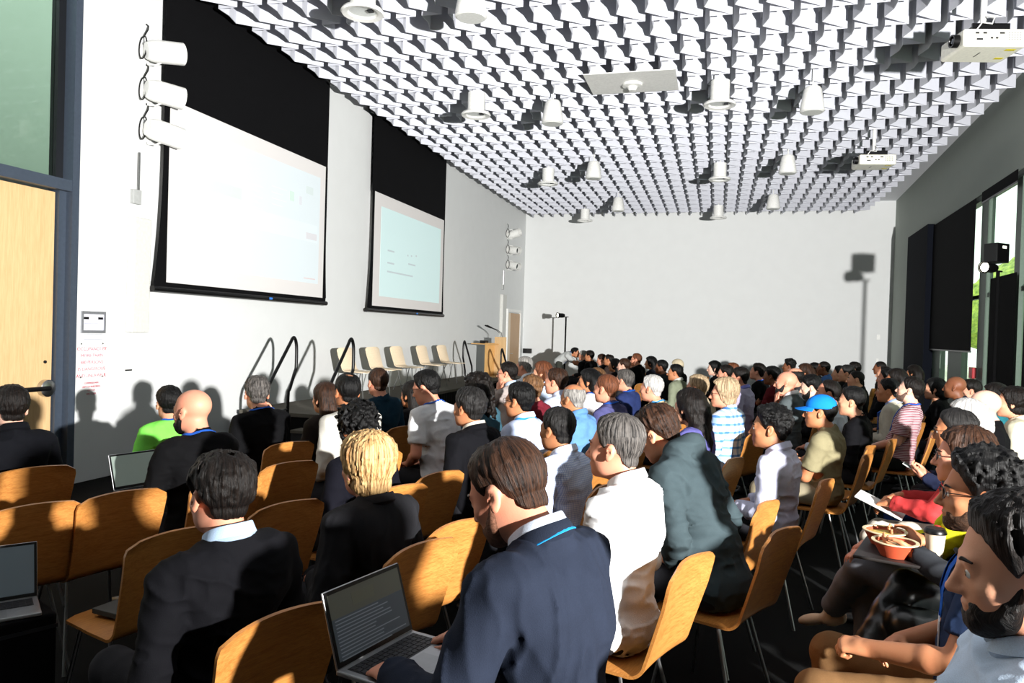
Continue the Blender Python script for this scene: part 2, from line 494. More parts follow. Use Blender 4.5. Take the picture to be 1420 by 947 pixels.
class Pose:
    """joint positions of one seated (or standing) body in its own frame: +y ahead, z up, seat top at .45"""
    def __init__(s, lean=0.0, slump=.12, twist=0.0, side=0.0, hy=0.0, hp=0.0, hr=0.0, dz=0.0, arms='lap', legs='sit', wide=1.0, stand=False, **kw):
        s.wide = wide; s.kw = kw
        zp = .95 if stand else .555
        s.pel = Vector((0, 0, zp))
        s.RL = rotm(-lean*.75, side*.6, twist*.5)
        s.RC = rotm(-lean-slump*.45, side, twist)
        s.RN = rotm(-lean-slump*1.7, side, twist)
        s.waist = s.pel+s.RL @ Vector((0, -.005, .145+dz*.35))
        s.chest = s.waist+s.RC @ Vector((0, -.005, .175+dz*.4))
        s.neck = s.chest+s.RC @ Vector((0, -.012, .185+dz*.25))
        nd = s.RN @ Vector((0, .022, .085))
        s.hc = s.neck+nd+Vector((0, .0, .052))
        s.HR = rotm(0, 0, twist+hy) @ rotm(hp-lean*.25, hr, 0)
        s.hc = s.neck+nd+s.HR @ Vector((0, .018, .062))
        # axes of head: base of skull at neck top
        s.sh = {k: s.chest+s.RC @ Vector((k*.176*wide, -.008, .112+dz*.2)) for k in (-1, 1)}
        s.hip = {k: s.pel+Vector((k*.090, .01, -.035)) for k in (-1, 1)}
        s.knee, s.ank, s.toe = {}, {}, {}
        for k in (-1, 1):
            if stand:
                s.knee[k] = s.pel+Vector((k*.095, .03, -.45)); s.ank[k] = s.pel+Vector((k*.10, -.03, -.86)); s.toe[k] = Vector((k*.03, .16, 0))
            else:
                kx = {'sit': .115, 'wide': .19, 'cross': .10, 'crossr': .10, 'fwd': .11}.get(legs, .115)
                s.knee[k] = Vector((k*kx, .455, .525)); s.ank[k] = Vector((k*kx*1.05, .44 if legs != 'fwd' else .62, .085)); s.toe[k] = Vector((k*.03, .17, -.02))
        if legs == 'high':
            s.knee[-1] = Vector((-.17, .43, .73)); s.ank[-1] = Vector((.15, .60, .60)); s.toe[-1] = Vector((.16, .06, .02))
        if legs in ('cross', 'crossr') and not stand:            # an ankle over the other knee / knee over knee
            k = 1 if legs == 'cross' else -1
            s.knee[k] = Vector((k*.05, .47, .635)); s.ank[k] = Vector((-k*.17, .62, .33)); s.toe[k] = Vector((-k*.06, .16, -.07))
        s.elb, s.wri, s.hdir, s.palm, s.curl = {}, {}, {}, {}, {}
        s.set_arms(arms)
    def set_arms(s, arms):
        P = s.RC
        for k in (-1, 1):
            a = arms if isinstance(arms, str) else arms[0 if k < 0 else 1]
            S = s.sh[k]; hint = Vector((k*.6, -.7, -.6))
            if isinstance(a, tuple):              # explicit: wrist, hand direction, palm normal, curl[, hint]
                w, hd, pm, cu = a[:4]; w = Vector(w)
                if len(a) > 4: hint = Vector(a[4])
            elif a == 'lap':
                w = Vector((k*.105, .20, .645)); hd = (-k*.45, .85, -.12); pm = (0, -.1, -1); cu = .35
            elif a == 'thigh':
                w = Vector((k*.13, .27, .640)); hd = (-k*.15, .95, -.10); pm = (0, 0, -1); cu = .25
            elif a == 'clasp':
                w = Vector((k*.075, .22, .66)); hd = (-k*.85, .5, 0); pm = (-k*.1, -.3, -.6); cu = .6
            elif a == 'fold':
                z = s.chest.z-.085; w = Vector((-k*.06, s.chest.y+.185+(.035 if k > 0 else 0), z+(.02 if k > 0 else 0))); hd = (-k*.9, -.25, .05); pm = (0, -1, 0); cu = .45; hint = Vector((k*.8, -.1, -.8))
            elif a == 'chin':
                w = s.hc+s.HR @ Vector((k*.03, .085, -.215)); hd = (-k*.05, .0, 1); pm = (-k*.3, -1, .1); cu = .95; hint = Vector((k*.3, .2, -1))
            elif a == 'cheek':
                w = s.hc+s.HR @ Vector((k*.105, .06, -.185)); hd = (-k*.12, .1, 1); pm = (-k*1, -.2, .1); cu = .75; hint = Vector((k*.5, .3, -1))
            elif a == 'phone':
                w = Vector((k*.075, .27, .76)); hd = (-k*.35, .75, .35); pm = (-k*.35, -.4, .8); cu = .55
            elif a == 'type':
                w = Vector((k*.11, .29, .70)); hd = (-k*.25, .95, -.08); pm = (0, -.1, -1); cu = .35
            elif a == 'down':
                w = S+Vector((k*.07, .03, -.52)); hd = (0, .12, -1); pm = (-k, 0, 0); cu = .4
            else: raise ValueError(a)
            s.elb[k], s.wri[k] = ik(S, w, .285, .255, hint)
            s.hdir[k] = Vector(hd); s.palm[k] = Vector(pm); s.curl[k] = cu
    def M(s, which): return np.array({'L': s.RL, 'C': s.RC}[which], np.float32)

def torso_prims(p, g, belly=0.0, fem=0.0, k=.045):
    """trunk grown by g"""
    w = p.wide
    def E(c, r, which): return K(Ell(c, [x+g for x in r], p.M(which)), k)
    pr = [E(p.pel+Vector((0, -.010, .005)), (.158*w, .110, .112), 'L'),
          E(p.waist+p.RL @ Vector((0, .005+belly*.4, -.005)), (.142*w+belly*.5-.012*fem, .102+belly*.6, .145), 'L'),
          E(p.chest+p.RC @ Vector((0, .0, -.01)), (.154*w, .106, .165), 'C'),
          K(Cone(p.sh[-1]+p.RC @ Vector((.05, -.01, -.005)), p.sh[1]+p.RC @ Vector((-.05, -.01, -.005)), .066+g), k)]
    pr.append(K(Cone(p.neck+p.RC @ Vector((0, -.016, -.075)), p.neck+p.RC @ Vector((0, -.012, .010)), .062+g, .058+g*.6), .03))
    for s in (-1, 1):
        pr.append(K(Cone(p.sh[s]+p.RC @ Vector((-s*.045, -.012, .018)), p.neck+p.RC @ Vector((s*.034, -.016, -.022)), .046+g, .036+g*.5), .035))
        pr.append(E(p.chest+p.RC @ Vector((s*.078, -.062, .045)), (.070, .042, .095), 'C'))
        if fem: pr.append(E(p.chest+p.RC @ Vector((s*.070, .085, -.015)), (.062, .055*fem, .060), 'C'))
    return pr
def arm_prims(p, s, g, upto=1.0):
    pr = [K(Cone(p.sh[s], p.elb[s], .053+g, .041+g), .02)]
    m = p.elb[s].lerp(p.wri[s], .3)
    if upto > .3:
        pr += [K(Cone(p.elb[s], m, .041+g, .042+g), .012), K(Cone(m, p.elb[s].lerp(p.wri[s], upto), .042+g, .029+g if upto >= .9 else .040+g), .012)]
    return pr
def leg_prims(p, s, g, tr=False):
    pr = [K(Cone(p.hip[s]+Vector((0, 0, .01)), p.knee[s], .080+g, .058+g), .03),
          K(Cone(p.knee[s], p.knee[s].lerp(p.ank[s], .35), .056+g, .056+g), .02),
          K(Cone(p.knee[s].lerp(p.ank[s], .35), p.ank[s], .054+g, .038+g+(.012 if tr else 0)), .02)]
    return pr
def cut_plane(D, P, o, n):
    """keeps what lies behind the plane"""
    return np.maximum(D, (P-npv(o))@npv(n))
def fold_noise(seed, amp, freq=(7, 7, 13)):
    fr = npv(freq)
    def fn(P):
        w = vnoise(P*3.1+seed*5.7, seed+9)
        a = vnoise(P*fr+w[..., None]*1.3+seed*7.3, seed)
        b = vnoise(P*fr*2.1+w[..., None]*1.6+11+seed*3.1, seed+1)
        r1 = (1-np.abs(a))**3; r2 = (1-np.abs(b))**3
        return -amp*(1.15*r1+.6*r2-.22)
    return fn
def body_mesh(name, p, res, sleeve='long', fem=0.0, jaw=1.0, fat=1.0, thin=-.012, shorts=False):
    pr = torso_prims(p, thin, fem=0)
    for s in (-1, 1):
        pr += arm_prims(p, s, 0.0 if sleeve != 'long' else -.004)
        pr += hand_prims(p.wri[s], p.hdir[s], p.palm[s], s, p.curl[s], thumb=p.kw.get('thumb', .5))
        pr += leg_prims(p, s, -.012)
        pr.append(K(Cone(p.ank[s]+Vector((0, 0, -.02)), p.ank[s]+Vector(p.toe[s])*.35+Vector((0, 0, -.045)), .028, .016), .01))
    nk = p.hc+p.HR @ Vector((0, -.022, -.050))
    pr += [K(Cone(p.neck+p.RC @ Vector((0, -.008, -.03)), nk, .060*fat, .054*fat), .022)]
    hp, cut = head_prims(p.hc, p.HR, jaw, fat)
    lo = np.min([q.bounds()[0] for q in pr+hp], 0)-.02; hi = np.max([q.bounds()[1] for q in pr+hp], 0)+.02
    f = Field(lo, hi, res)
    for q in pr[:-1]: f.add(q, q.k)
    n0 = 9
    for q in hp[:n0]: f.add(q, q.k)
    for c, w in cut:
        if w == 'pre': f.sub(c, c.k)
    for q in hp[n0:]: f.add(q, q.k)
    f.add(pr[-1], pr[-1].k)
    for c, w in cut:
        if w == 'post': f.sub(c, c.k)
    V, F = f.surface(); V = relax(V, F, 1, .35)
    return mesh_arrays(name, V, [F])
def top_mesh(name, p, res, sleeve='long', g=.010, belly=0.0, fem=0.0, seed=1, amp=.004, neckr=.062, hem=None, hood=False, collar_up=0.0, vneck=0.0, pad=0.0, ff=(7, 7, 13)):
    pr = torso_prims(p, g, belly, fem)
    upto = {'long': .97, 'short': 0.0, 'none': 0.0, 'rolled': .45}[sleeve]
    for s in (-1, 1):
        ga = g*(1.0 if sleeve == 'long' else 1.35)
        if sleeve in ('short', 'none'):
            e = p.sh[s].lerp(p.elb[s], .72 if sleeve == 'short' else .12)
            pr.append(K(Cone(p.sh[s], e, .055+ga, .051+ga), .02))
        else: pr += arm_prims(p, s, ga, upto)
    if pad:
        for s in (-1, 1): pr.append(K(Ell(p.sh[s]+p.RC @ Vector((s*.012, -.004, .030)), (.050, .058, .030), p.M('C')), .03))
    if hood:
        for a in range(7):
            t = PI*(-.12+1.24*a/6); q = p.neck+p.RC @ Vector((.088*math.cos(t), -.028-.062*math.sin(t), .012+.012*math.sin(t)))
            pr.append(K(Ell(q, (.042, .040, .046)), .03))
    def post(f):
        nd = p.RC @ Vector((0, .25, 1)); nd.normalize()
        c0 = p.neck+p.RC @ Vector((0, -.004, .008))
        nn = (p.RC @ Vector((0, .34, 1))).normalized()
        def neckhole(P, D):
            q = P-npv(c0); h = q@npv(nn)
            ax = p.RC @ Vector((0, .10, 1)); ax.normalize()
            r = np.sqrt(np.maximum((q*q).sum(-1)-(q@npv(ax))**2, 0))
            reg = np.maximum(r-neckr-.25*np.maximum(h, 0), -.000-h-.004)
            return np.maximum(D, -reg)
        f.apply(neckhole, c0-Vector((.14, .14, .06)), c0+Vector((.14, .14, .20)))
        if vneck: f.sub(Cone(c0, c0+p.RC @ Vector((0, .13, -vneck)), neckr*.75, .012), .01)
        def cuts(P, D):
            if sleeve != 'none':
                for s in (-1, 1):
                    if sleeve == 'short': o = p.sh[s].lerp(p.elb[s], .72); n = (p.elb[s]-p.sh[s]).normalized()
                    else: o = p.elb[s].lerp(p.wri[s], upto); n = (p.wri[s]-p.elb[s]).normalized()
                    q = P-npv(o); a = q@npv(n)
                    near = (np.sqrt((q*q).sum(-1)) < .11)
                    D = np.where(near, np.maximum(D, a), D)
            return D
        f.apply(cuts)
        if hem is None:
            f.apply(lambda P, D: np.maximum(D, .470-P[..., 2]))
        if amp: f.wrinkle(fold_noise(seed, amp, ff))
    return solid(name, pr, res, post=post, smooth=1, pad=.03)
def trouser_mesh(name, p, res, g=.010, seed=3, amp=.004, shorts=False, stand=False):
    pr = [K(Ell(p.pel+Vector((0, -.004, -.01)), (.142+g, .094+g, .10), p.M('L')), .04)]
    for s in (-1, 1): pr += leg_prims(p, s, g, True)
    zc = .466 if not stand else -1
    def post(f):
        def cuts(P, D):
            for s in (-1, 1):
                o = p.ank[s]+(p.knee[s]-p.ank[s]).normalized()*.02; n = (p.ank[s]-p.knee[s]).normalized()
                q = P-npv(o); near = np.sqrt((q*q).sum(-1)) < .12
                D = np.where(near, np.maximum(D, q@npv(n)), D)
            if not stand:
                seat = (np.abs(P[..., 1]) < .24) & (P[..., 2] < .6)
                D = np.where(seat, np.maximum(D, zc-P[..., 2]), D)
            return D
        f.apply(cuts)
        if amp: f.wrinkle(fold_noise(seed, amp, (10, 14, 10)))
    return solid(name, pr, res, post=post, smooth=1, pad=.03)
def shoe_mesh(name, p, s, res):
    a = p.ank[s]; t = Vector(p.toe[s]); d = t.normalized()
    b = a+Vector((0, 0, -.045))
    flat = abs(t.z) < .04
    pr = [K(Cone(b-d*.045, b+d*.02, .036, .036), .02), K(Ell(b+d*.115, (.043, .082, .030), np.array(rotm(math.asin(max(-1, min(1, d.z))), 0, math.atan2(-d.x, d.y)), np.float32)), .025),
          K(Cone(a+Vector((0, 0, -.01)), b, .040, .038), .02)]
    def post(f):
        if flat: f.apply(lambda P, D: np.maximum(D, .004-P[..., 2]))
    return solid(name, pr, res, post=post)

# ---- hair: a shell over the scalp; everything in the head's own frame, then moved by hc, HR
def interp(x, xs, ys): return np.interp(x, xs, ys).astype(np.float32)
HAIRLINES = {   # lower edge of the hair (z) along y: nape ... ear ... forehead
    'short': ([-.12, -.07, -.045, -.022, .0, .018, .030, .055, .078], [-.064, -.062, -.030, .018, .026, -.004, .012, .060, .086]),
    'woman': ([-.12, -.05, .0, .03, .06, .09], [-.11, -.11, -.09, -.03, .06, .088]),
    'recede': ([-.12, -.07, -.045, -.022, .0, .018, .045, .065], [-.064, -.062, -.030, .018, .026, -.002, .088, .13]),
    'fringe': ([-.12, -.07, -.03, .0, .02, .05, .10], [-.075, -.070, -.03, .012, -.01, .035, .048]),
}
def scalp(fatter=0.0, fat=1.0):
    return [Ell((0, -.014, .032), (.0755*fat+fatter, .097+fatter, .085+fatter)), Ell((0, .030, -.028), (.062*fat+fatter, .066+fatter, .080+fatter)),
            Ell((0, -.035, -.045), (.055*fat+fatter, .055+fatter, .055+fatter))]
def hair_mesh(name, p, style, res, seed=1, fat=1.0):
    """style: dict(line, t thickness, top extra on top, curl, amp, bald, long, fade ...)"""
    st = dict(line='short', t=.010, top=.006, back=0.0, curl=0.0, streak=.0025, bald=0.0, long=0.0, width=.085, bun=0, wave=0.0, tail=0, side=0.0)
    st.update(style)
    L = st['long']
    lo = npv((-.16, -.20, -.16-L)); hi = npv((.16, .16, .19))
    f = Field(lo, hi, res)
    P = f.pts(np.zeros(3, int), f.n)
    d = None
    for e in scalp(0, fat):
        q = e.d(P); d = q if d is None else np.minimum(d, q)-.0
    x, y, z = P[..., 0], P[..., 1], P[..., 2]
    ph = np.arctan2(x, -(y+.03)); rr = np.sqrt(x*x+(y+.03)**2)
    up = np.clip((z-.02)/.09, 0, 1)
    t = st['t']+st['top']*up+st['back']*np.clip(-y/.1, 0, 1)+st['side']*np.clip(np.abs(x)/.08, 0, 1)*(1-up)
    if st['streak']:
        Q = np.stack([np.sin(ph)*8+np.sin(ph)*rr*34, np.cos(ph)*8+np.cos(ph)*rr*34, z*(9 if not L else 6)], -1)
        t = t+st['streak']*(vnoise(Q*1.6, seed)+.9*vnoise(Q*3.6, seed+5)+.5*vnoise(P*75, seed+8))
    if st['curl']:
        t = t+st['curl']*(vnoise(P*st.get('cf', 52), seed+2)+.55*vnoise(P*st.get('cf', 52)*2.1, seed+3))
    xs, ys = HAIRLINES[st['line']]
    zl = interp(y, xs, ys)
    if st['line'] != 'woman': t = t*np.clip((z-zl)/st.get('tap', .05)+.10, .10, 1)**.8
    D = d-t
    zl = zl+st.get('lift', 0.0)*(1-np.clip(-y/.1, 0, 1))
    mask = (zl-z)*.8
    edge = .004*vnoise(P*120, seed+7)
    D = np.maximum(D, mask+edge)
    if st['bald']:
        b = st['bald']                      # a bare patch about the crown
        c = Ell((0, -.035+st.get('by', 0.0), .11), (.05*b, .062*b*st.get('bl', 1.0), .05))
        D = np.maximum(D, -(c.d(P))+edge*1.2)
    f.D[:] = np.minimum(D, .25)
    if L:
        w = st['width']; n = 8
        for sx in (-.62, -.25, .25, .62):
            prev = None
            for i in range(n+1):
                a = i/n
                zz = .05-(L+.10)*a
                yy = -.085-.030*math.sin(min(a*2.2, 1)*PI/2)+st.get('bk', 0.0)*a+(.055*abs(sx) if abs(sx) > .5 else 0)+.012*st['wave']*math.sin(a*11+sx*9)
                xx = w*sx*(1.0+.15*a)+.012*st['wave']*math.sin(a*9+sx*5)
                q = Vector((xx, yy, zz)); rr_ = (.038 if i < n else .018)*(1+.10*math.sin(a*3))*(.75+.25*w/.085)
                if prev is not None: f.add(Cone(prev[0], q, prev[1], rr_), .02)
                prev = (q, rr_)
        def wr(Pn):
            a = np.arctan2(Pn[..., 0], -Pn[..., 1])
            Q = np.stack([Pn[..., 0]*60, Pn[..., 1]*60, Pn[..., 2]*(5+10*st['wave'])], -1)
            r = .004*(vnoise(Q, seed+4)+.5*vnoise(Q*2.1, seed+6))
            if st['curl']: r = r+st['curl']*vnoise(Pn*st.get('cf', 52), seed+2)
            return r*(Pn[..., 2] < -.03)
        f.wrinkle(wr)
    if st['bun']: f.add(Ell((0, -.12, .07), (.042, .038, .042)), .01)
    if st['tail']:
        f.add(Ell((0, -.115, .03), (.025, .025, .025)), .01)
        for i in range(5): f.add(Cone((0, -.125-.01*i, .03-.045*i), (0, -.135-.01*i, -.015-.045*i), .026-.003*i, .024-.003*i), .015)
    # open the inside a little above the scalp is not needed: the shell sits on the head
    V, F = f.surface(); V = relax(V, F, 1, .3)
    u = np.arctan2(V[:, 0], -(V[:, 1]+.03))/(2*PI)+.5
    vv = np.where(V[:, 2] > .06, np.sqrt(V[:, 0]**2+(V[:, 1]+.03)**2), .1+(.06-V[:, 2]))
    HRn = np.array(p.HR, np.float32) if p is not None else np.eye(3, dtype=np.float32)
    hc = npv(p.hc) if p is not None else npv((0, 0, 0))
    me = mesh_arrays(name, (V*HEAD)@HRn.T+hc, [F])
    uv = me.uv_layers.new(name='hair')
    li = F.ravel()
    uu = u[li].reshape(-1, 4); m = (uu.max(1)-uu.min(1)) > .5
    uu[m] = np.where(uu[m] < .5, uu[m]+1, uu[m])
    uv.data.foreach_set('uv', np.stack([uu.ravel(), (vv[li]*4)], 1).astype(np.float32).ravel())
    return me
def beard_mesh(name, p, res, t=.008, seed=1, full=True, jaw=1.0, fat=1.0):
    lo = npv((-.09, -.02, -.15)); hi = npv((.09, .14, .02))
    f = Field(lo, hi, res)
    class Id: hc = Vector((0, 0, 0)); HR = Matrix.Identity(3)
    global HEAD
    h0 = HEAD; HEAD = 1.0
    hp, _ = head_prims((0, 0, 0), Matrix.Identity(3), jaw, fat, skip=('face', 'ears'))
    HEAD = h0
    for q in hp: f.add(q, q.k)
    def fn(P, D):
        x, y, z = P[..., 0], P[..., 1], P[..., 2]
        t_ = t*(1+.25*vnoise(P*160, seed))
        top = interp(y, [.0, .016, .034, .055, .072, .082, .11], [-.004, -.010, -.030, -.050, -.058, -.047, -.046])+.004*vnoise(P*90, seed+3)
        bk = .006+.25*np.clip(-.05-z, 0, .1)
        tp = np.clip(np.minimum(top-z, (y-bk)*1.2)/.022, 0, 1)
        D = D+.003-(t_+.003)*tp
        D = np.maximum(D, (z-top)*.8)
        D = np.maximum(D, bk-y)
        mouth = np.sqrt((x/.022)**2+((z+.066)/.009)**2)
        D = np.where(y > .06, np.maximum(D, (1-mouth)*.01), D)
        return D
    f.apply(fn)
    V, F = f.surface()
    HRn = np.array(p.HR, np.float32)
    me = mesh_arrays(name, (V*HEAD)@HRn.T+npv(p.hc), [F])
    uv = me.uv_layers.new(name='hair'); li = F.ravel()
    uv.data.foreach_set('uv', np.stack([V[li, 0]*6, V[li, 2]*4], 1).astype(np.float32).ravel())
    return me
# ------------------------------------------------------------------ the room
XL, YB, ZC = -6.33, 24.3, 5.90
def XR(y): return 4.95-.052*(24.3-y)
YF = -7.0
def wall_paint(name, rgb):
    if name in MATS: return MATS[name]
    t = NT(name); c = lin(rgb); t.set(Roughness=.7); t.b.inputs['Specular IOR Level'].default_value = .3
    n = t.noise(3, t.coord(), 4); n2 = t.noise(180, t.coord(), 2)
    t.l(t.ramp(n.outputs['Fac'], [(.3, sh(c, .985)), (.7, sh(c, 1.01))]), t.b.inputs['Base Color'])
    t.bump(n2.outputs['Fac'], .06, .002)
    MATS[name] = t.m; return t.m
def wood(name, a, b, grain=(26, 26, 1.4), rough=.38, coords='Object', rot=(0, 0, 0), coat=.0):
    if name in MATS: return MATS[name]
    t = NT(name); t.set(Roughness=rough)
    co = t.coord(coords, grain, rot); n = t.noise(2.2, co, 6, .6, .6); n2 = t.noise(9, co, 3)
    mx = t.n('ShaderNodeMath', operation='ADD'); t.l(n.outputs['Fac'], mx.inputs[0]); t.l(n2.outputs['Fac'], mx.inputs[1])
    h = t.n('ShaderNodeMath', operation='MULTIPLY'); t.l(mx.outputs[0], h.inputs[0]); h.inputs[1].default_value = .5
    t.l(t.ramp(h.outputs[0], [(.36, lin(b)), (.60, lin(a))]), t.b.inputs['Base Color'])
    t.bump(n2.outputs['Fac'], .05, .002)
    t.b.inputs['Coat Weight'].default_value = coat
    MATS[name] = t.m; return t.m
def emit(name, rgb, strength):
    if name in MATS: return MATS[name]
    t = NT(name); t.set(Roughness=.5); t.b.inputs['Base Color'].default_value = sh(lin(rgb), .86)
    t.b.inputs['Emission Color'].default_value = lin(rgb); t.b.inputs['Emission Strength'].default_value = strength
    MATS[name] = t.m; return t.m
def glass(name, tint=(235, 245, 238), refl=.08):
    if name in MATS: return MATS[name]
    t = NT(name); t.t.nodes.remove(t.b)
    tr = t.n('ShaderNodeBsdfTransparent'); tr.inputs['Color'].default_value = lin(tint)
    gl = t.n('ShaderNodeBsdfGlossy'); gl.inputs['Roughness'].default_value = .03
    mx = t.n('ShaderNodeMixShader'); mx.inputs[0].default_value = refl
    t.l(tr.outputs[0], mx.inputs[1]); t.l(gl.outputs[0], mx.inputs[2]); t.l(mx.outputs[0], t.out.inputs['Surface'])
    MATS[name] = t.m; return t.m
M_WALL = wall_paint('white_wall_paint', (226, 228, 227))
M_FRAME = plain('blue_grey_metal', (72, 82, 96), .45, .3)
M_DARK = plain('dark_metal', (30, 32, 36), .45, .3)
M_BLACK = plain('black_metal', (12, 12, 13), .35, .2)
M_STEEL = plain('brushed_steel', (190, 190, 188), .28, 1.0)
M_WHITEPL = plain('white_plastic', (240, 240, 236), .4)
M_BLIND = fabric('black_blind_cloth', (9, 9, 11), .9, .1)
M_OAK = wood('oak_door_veneer', (226, 190, 140), (212, 172, 122), (14, 14, .8), .45)
M_BEECH = wood('beech_plywood', (198, 136, 70), (166, 104, 48), (3, 40, 40), .34)
M_BIRCH = wood('pale_birch_plywood', (246, 226, 196), (236, 212, 178), (3, 40, 40), .4)
M_CARPET = fabric('charcoal_carpet', (14, 15, 15), .95, .3, 260)
M_STAGE = fabric('grey_stage_deck', (96, 92, 84), .9, .2, 200)

def struct(name, mb, m, parent=None):
    o = mb.build(name, m, parent)
    if parent is None: tag(o, kind='structure')
    return o
struct('floor', MB().box((-10.2, YF, -.1), (XR(YB)+.2, YB+.2, 0)), M_CARPET)
struct('ceiling', MB().box((XL-.2, YF, ZC), (5.3, YB+.2, ZC+.15)), wall_paint('ceiling_paint', (228, 230, 234)))
struct('wall_back', MB().box((XL-.2, YB, 0), (5.3, YB+.15, ZC)), M_WALL)
struct('wall_rear', MB().box((XL-.2, YF-.15, 0), (5.3, YF, ZC)), wall_paint('grey_rear_wall', (96, 98, 100)))
pj = on_x(108, 250, XL); ZT = on_x(50, 247, XL).z
YJ = pj.y; YD0 = YJ-2.35
w = MB(); w.box((XL-.2, YF, 0), (XL, YD0, ZC)); w.box((XL-.2, YJ, 0), (XL, YB, ZC)); w.box((XL-.2, YD0, 5.40), (XL, YJ, ZC))
struct('wall_left', w, M_WALL)
# tall door with a glazed transom
df = MB()
df.box((XL-.20, YJ-.085, 0), (XL+.025, YJ, 5.40)); df.box((XL-.20, YD0, 0), (XL+.025, YD0+.085, 5.40))
df.box((XL-.20, YD0+.085, ZT-.055), (XL+.02, YJ-.085, ZT+.055)); df.box((XL-.20, YD0+.085, 5.33), (XL+.02, YJ-.085, 5.40))
df.box((XL-.19, YJ-.17, 0), (XL-.05, YJ-.085, ZT-.055))
door = struct('door_1', MB().box((XL-.135, YD0+.10, .01), (XL-.085, YJ-.185, ZT-.075), bev=.003), M_OAK)
df.build('door_frame', M_FRAME, door)
MB().box((XL-.19, YJ-.17, ZT+.055), (XL-.10, YJ-.085, 5.33)).build('glazing_bead', M_DARK, door)
pb = on_x(40, 541, XL)
h = MB(); h.tube([(XL-.02, YD0+.35, pb.z), (XL-.02, YJ-.26, pb.z)], .024, 14)
h.build('push_bar', M_BLACK, door, True)
h = MB(); h.lathe([(.0, -.01), (.085, -.01), (.085, .055), (.07, .065), (0, .065)], 28, TR((XL-.085, YJ-.265, pb.z), 0, PI/2, 0), False)
h.build('bar_housing', M_STEEL, door, True)
MB().lathe([(0, 0), (.016, 0), (.016, .012), (0, .012)], 16, TR((XL-.086, YJ-.265, pb.z+.26), 0, PI/2), False).build('lock_cylinder', M_DARK, door, True)
wn = struct('window_1', MB().box((XL-.15, YD0+.085, ZT+.055), (XL-.14, YJ-.17, 5.33)), glass('clear_glass', (232, 242, 234), .03))
# beyond the transom: a lobby with pale panels and a slatted soffit
struct('wall_lobby', MB().box((-10.2, YF, 0), (-10.1, 14, 7)), wall_paint('sage_panel', (196, 208, 190)))
sl = MB()
for i in range(9): sl.box((-9.9, 3.0+i*.22, 4.92), (XL-.25, 3.15+i*.22, 4.98))
tag(struct('soffit_slats', sl, wood('cedar_slats', (190, 146, 90), (150, 108, 62), (2, 30, 30))), kind='structure')
struct('wall_lobby_end', MB().box((-10.1, 13.9, 0), (XL-1.2, 14, 7)), wall_paint('olive_panel', (168, 176, 120)))
# far door in the left wall by the back corner
y0 = on_x(701, 470, XL).y; y1 = on_x(719, 470, XL).y; zt = on_x(712, 434.5, XL).z
d2 = struct('door_2', MB().box((XL-.02, y0+.42, .02), (XL+.03, y1-.02, zt), bev=.003), wood('tan_door_veneer', (196, 158, 116), (180, 142, 100), (14, 14, .8), .45))
f = MB(); f.box((XL, y0, 0), (XL+.06, y0+.07, zt+.12)); f.box((XL, y1, 0), (XL+.06, y1+.05, zt+.12)); f.box((XL, y0+.07, zt+.03), (XL+.06, y1, zt+.12))
f.build('door_frame', M_WHITEPL, d2)
MB().box((XL-.02, y0+.07, .02), (XL+.028, y0+.42, zt)).build('side_panel', wood('pale_door_veneer', (232, 214, 188), (220, 200, 170), (14, 14, .8)), d2)
MB().tube([(XL+.03, y0+.5, 1.0), (XL+.08, y0+.5, 1.0), (XL+.08, y0+.60, 1.0)], .01, 8).build('door_handle', M_STEEL, d2, True)
# right wall: white return by the back corner, header beam, dark piers and blinds with slit windows
def ry(u, v, off=0.0):
    """point on the (slightly splayed) right wall under a pixel"""
    d = ray(u, v); t = (XR(0)-off)/(d.x-.052*d.y); return CAM_P+d*t
def rbox(mb, ya, yb, z0, z1, xin, xout, bev=0):
    """box along the right wall: xin / xout measured from the wall face into / out of the room"""
    vs = []
    for z in (z0, z1):
        for (y, o) in ((ya, -xin), (ya, xout), (yb, xout), (yb, -xin)): vs.append((XR(y)+o, y, z))
    return mb.add(vs, [(0, 3, 2, 1), (4, 5, 6, 7), (0, 1, 5, 4), (1, 2, 6, 5), (2, 3, 7, 6), (3, 0, 4, 7)])
YP1 = ry(1257, 420, .12).y; YP0 = ry(1284, 420, .12).y          # dark pier
ZH = 4.41
m = MB(); rbox(m, YP1, YB, 0, ZC, 0, .2)
rbox(m, YF, YP1, ZH, ZC, 0, .2); rbox(m, YF, 3.0, 0, ZH, 0, .2)
struct('wall_right', m, wall_paint('grey_green_paint', (158, 166, 158)))  # grey-green colour puts the unlit look into the white wall and header beam
m = MB(); rbox(m, YP0, YP1, 0, ZH+.02, .14, .2)
struct('trim_1', m, plain('navy_pier', (15, 18, 26), .9, spec=.1))
# curtain-wall fins, sill, glass
ys = [YP0+.0]
MWIN = plain('green_grey_mullion', (74, 88, 78), .5, .2)
yb_end = ry(1346, 487, 0).y
k = 0
for (ua, ub) in ((1291, 1301), (1312, 1334)):
    pass
m = MB()
fin_us = [(1290, 1303), (1314, 1333), (1354, 1363), (1401.5, 1409)]
for ua, ub in fin_us:
    ya, yb_ = ry(ub, 500, -.05).y, ry(ua, 500, -.05).y
    rbox(m, ya, yb_, 0, ZH, -.05, .16)
for i in range(5): rbox(m, 8.6-i*1.15, 8.85-i*1.15, 0, ZH, -.05, .16)
rbox(m, 3.0, YP1, 0, .35, -.03, .18); rbox(m, 3.0, YP1, ZH-.10, ZH, -.03, .18); rbox(m, 3.0, YP1, 2.55, 2.62, -.08, .15)
g = MB(); rbox(g, 3.0, YP1, .35, ZH-.1, -.11, .12)
win = struct('window_2', g, glass('window_glass', (240, 247, 236), .04))
m.build('window_frame', MWIN, win)
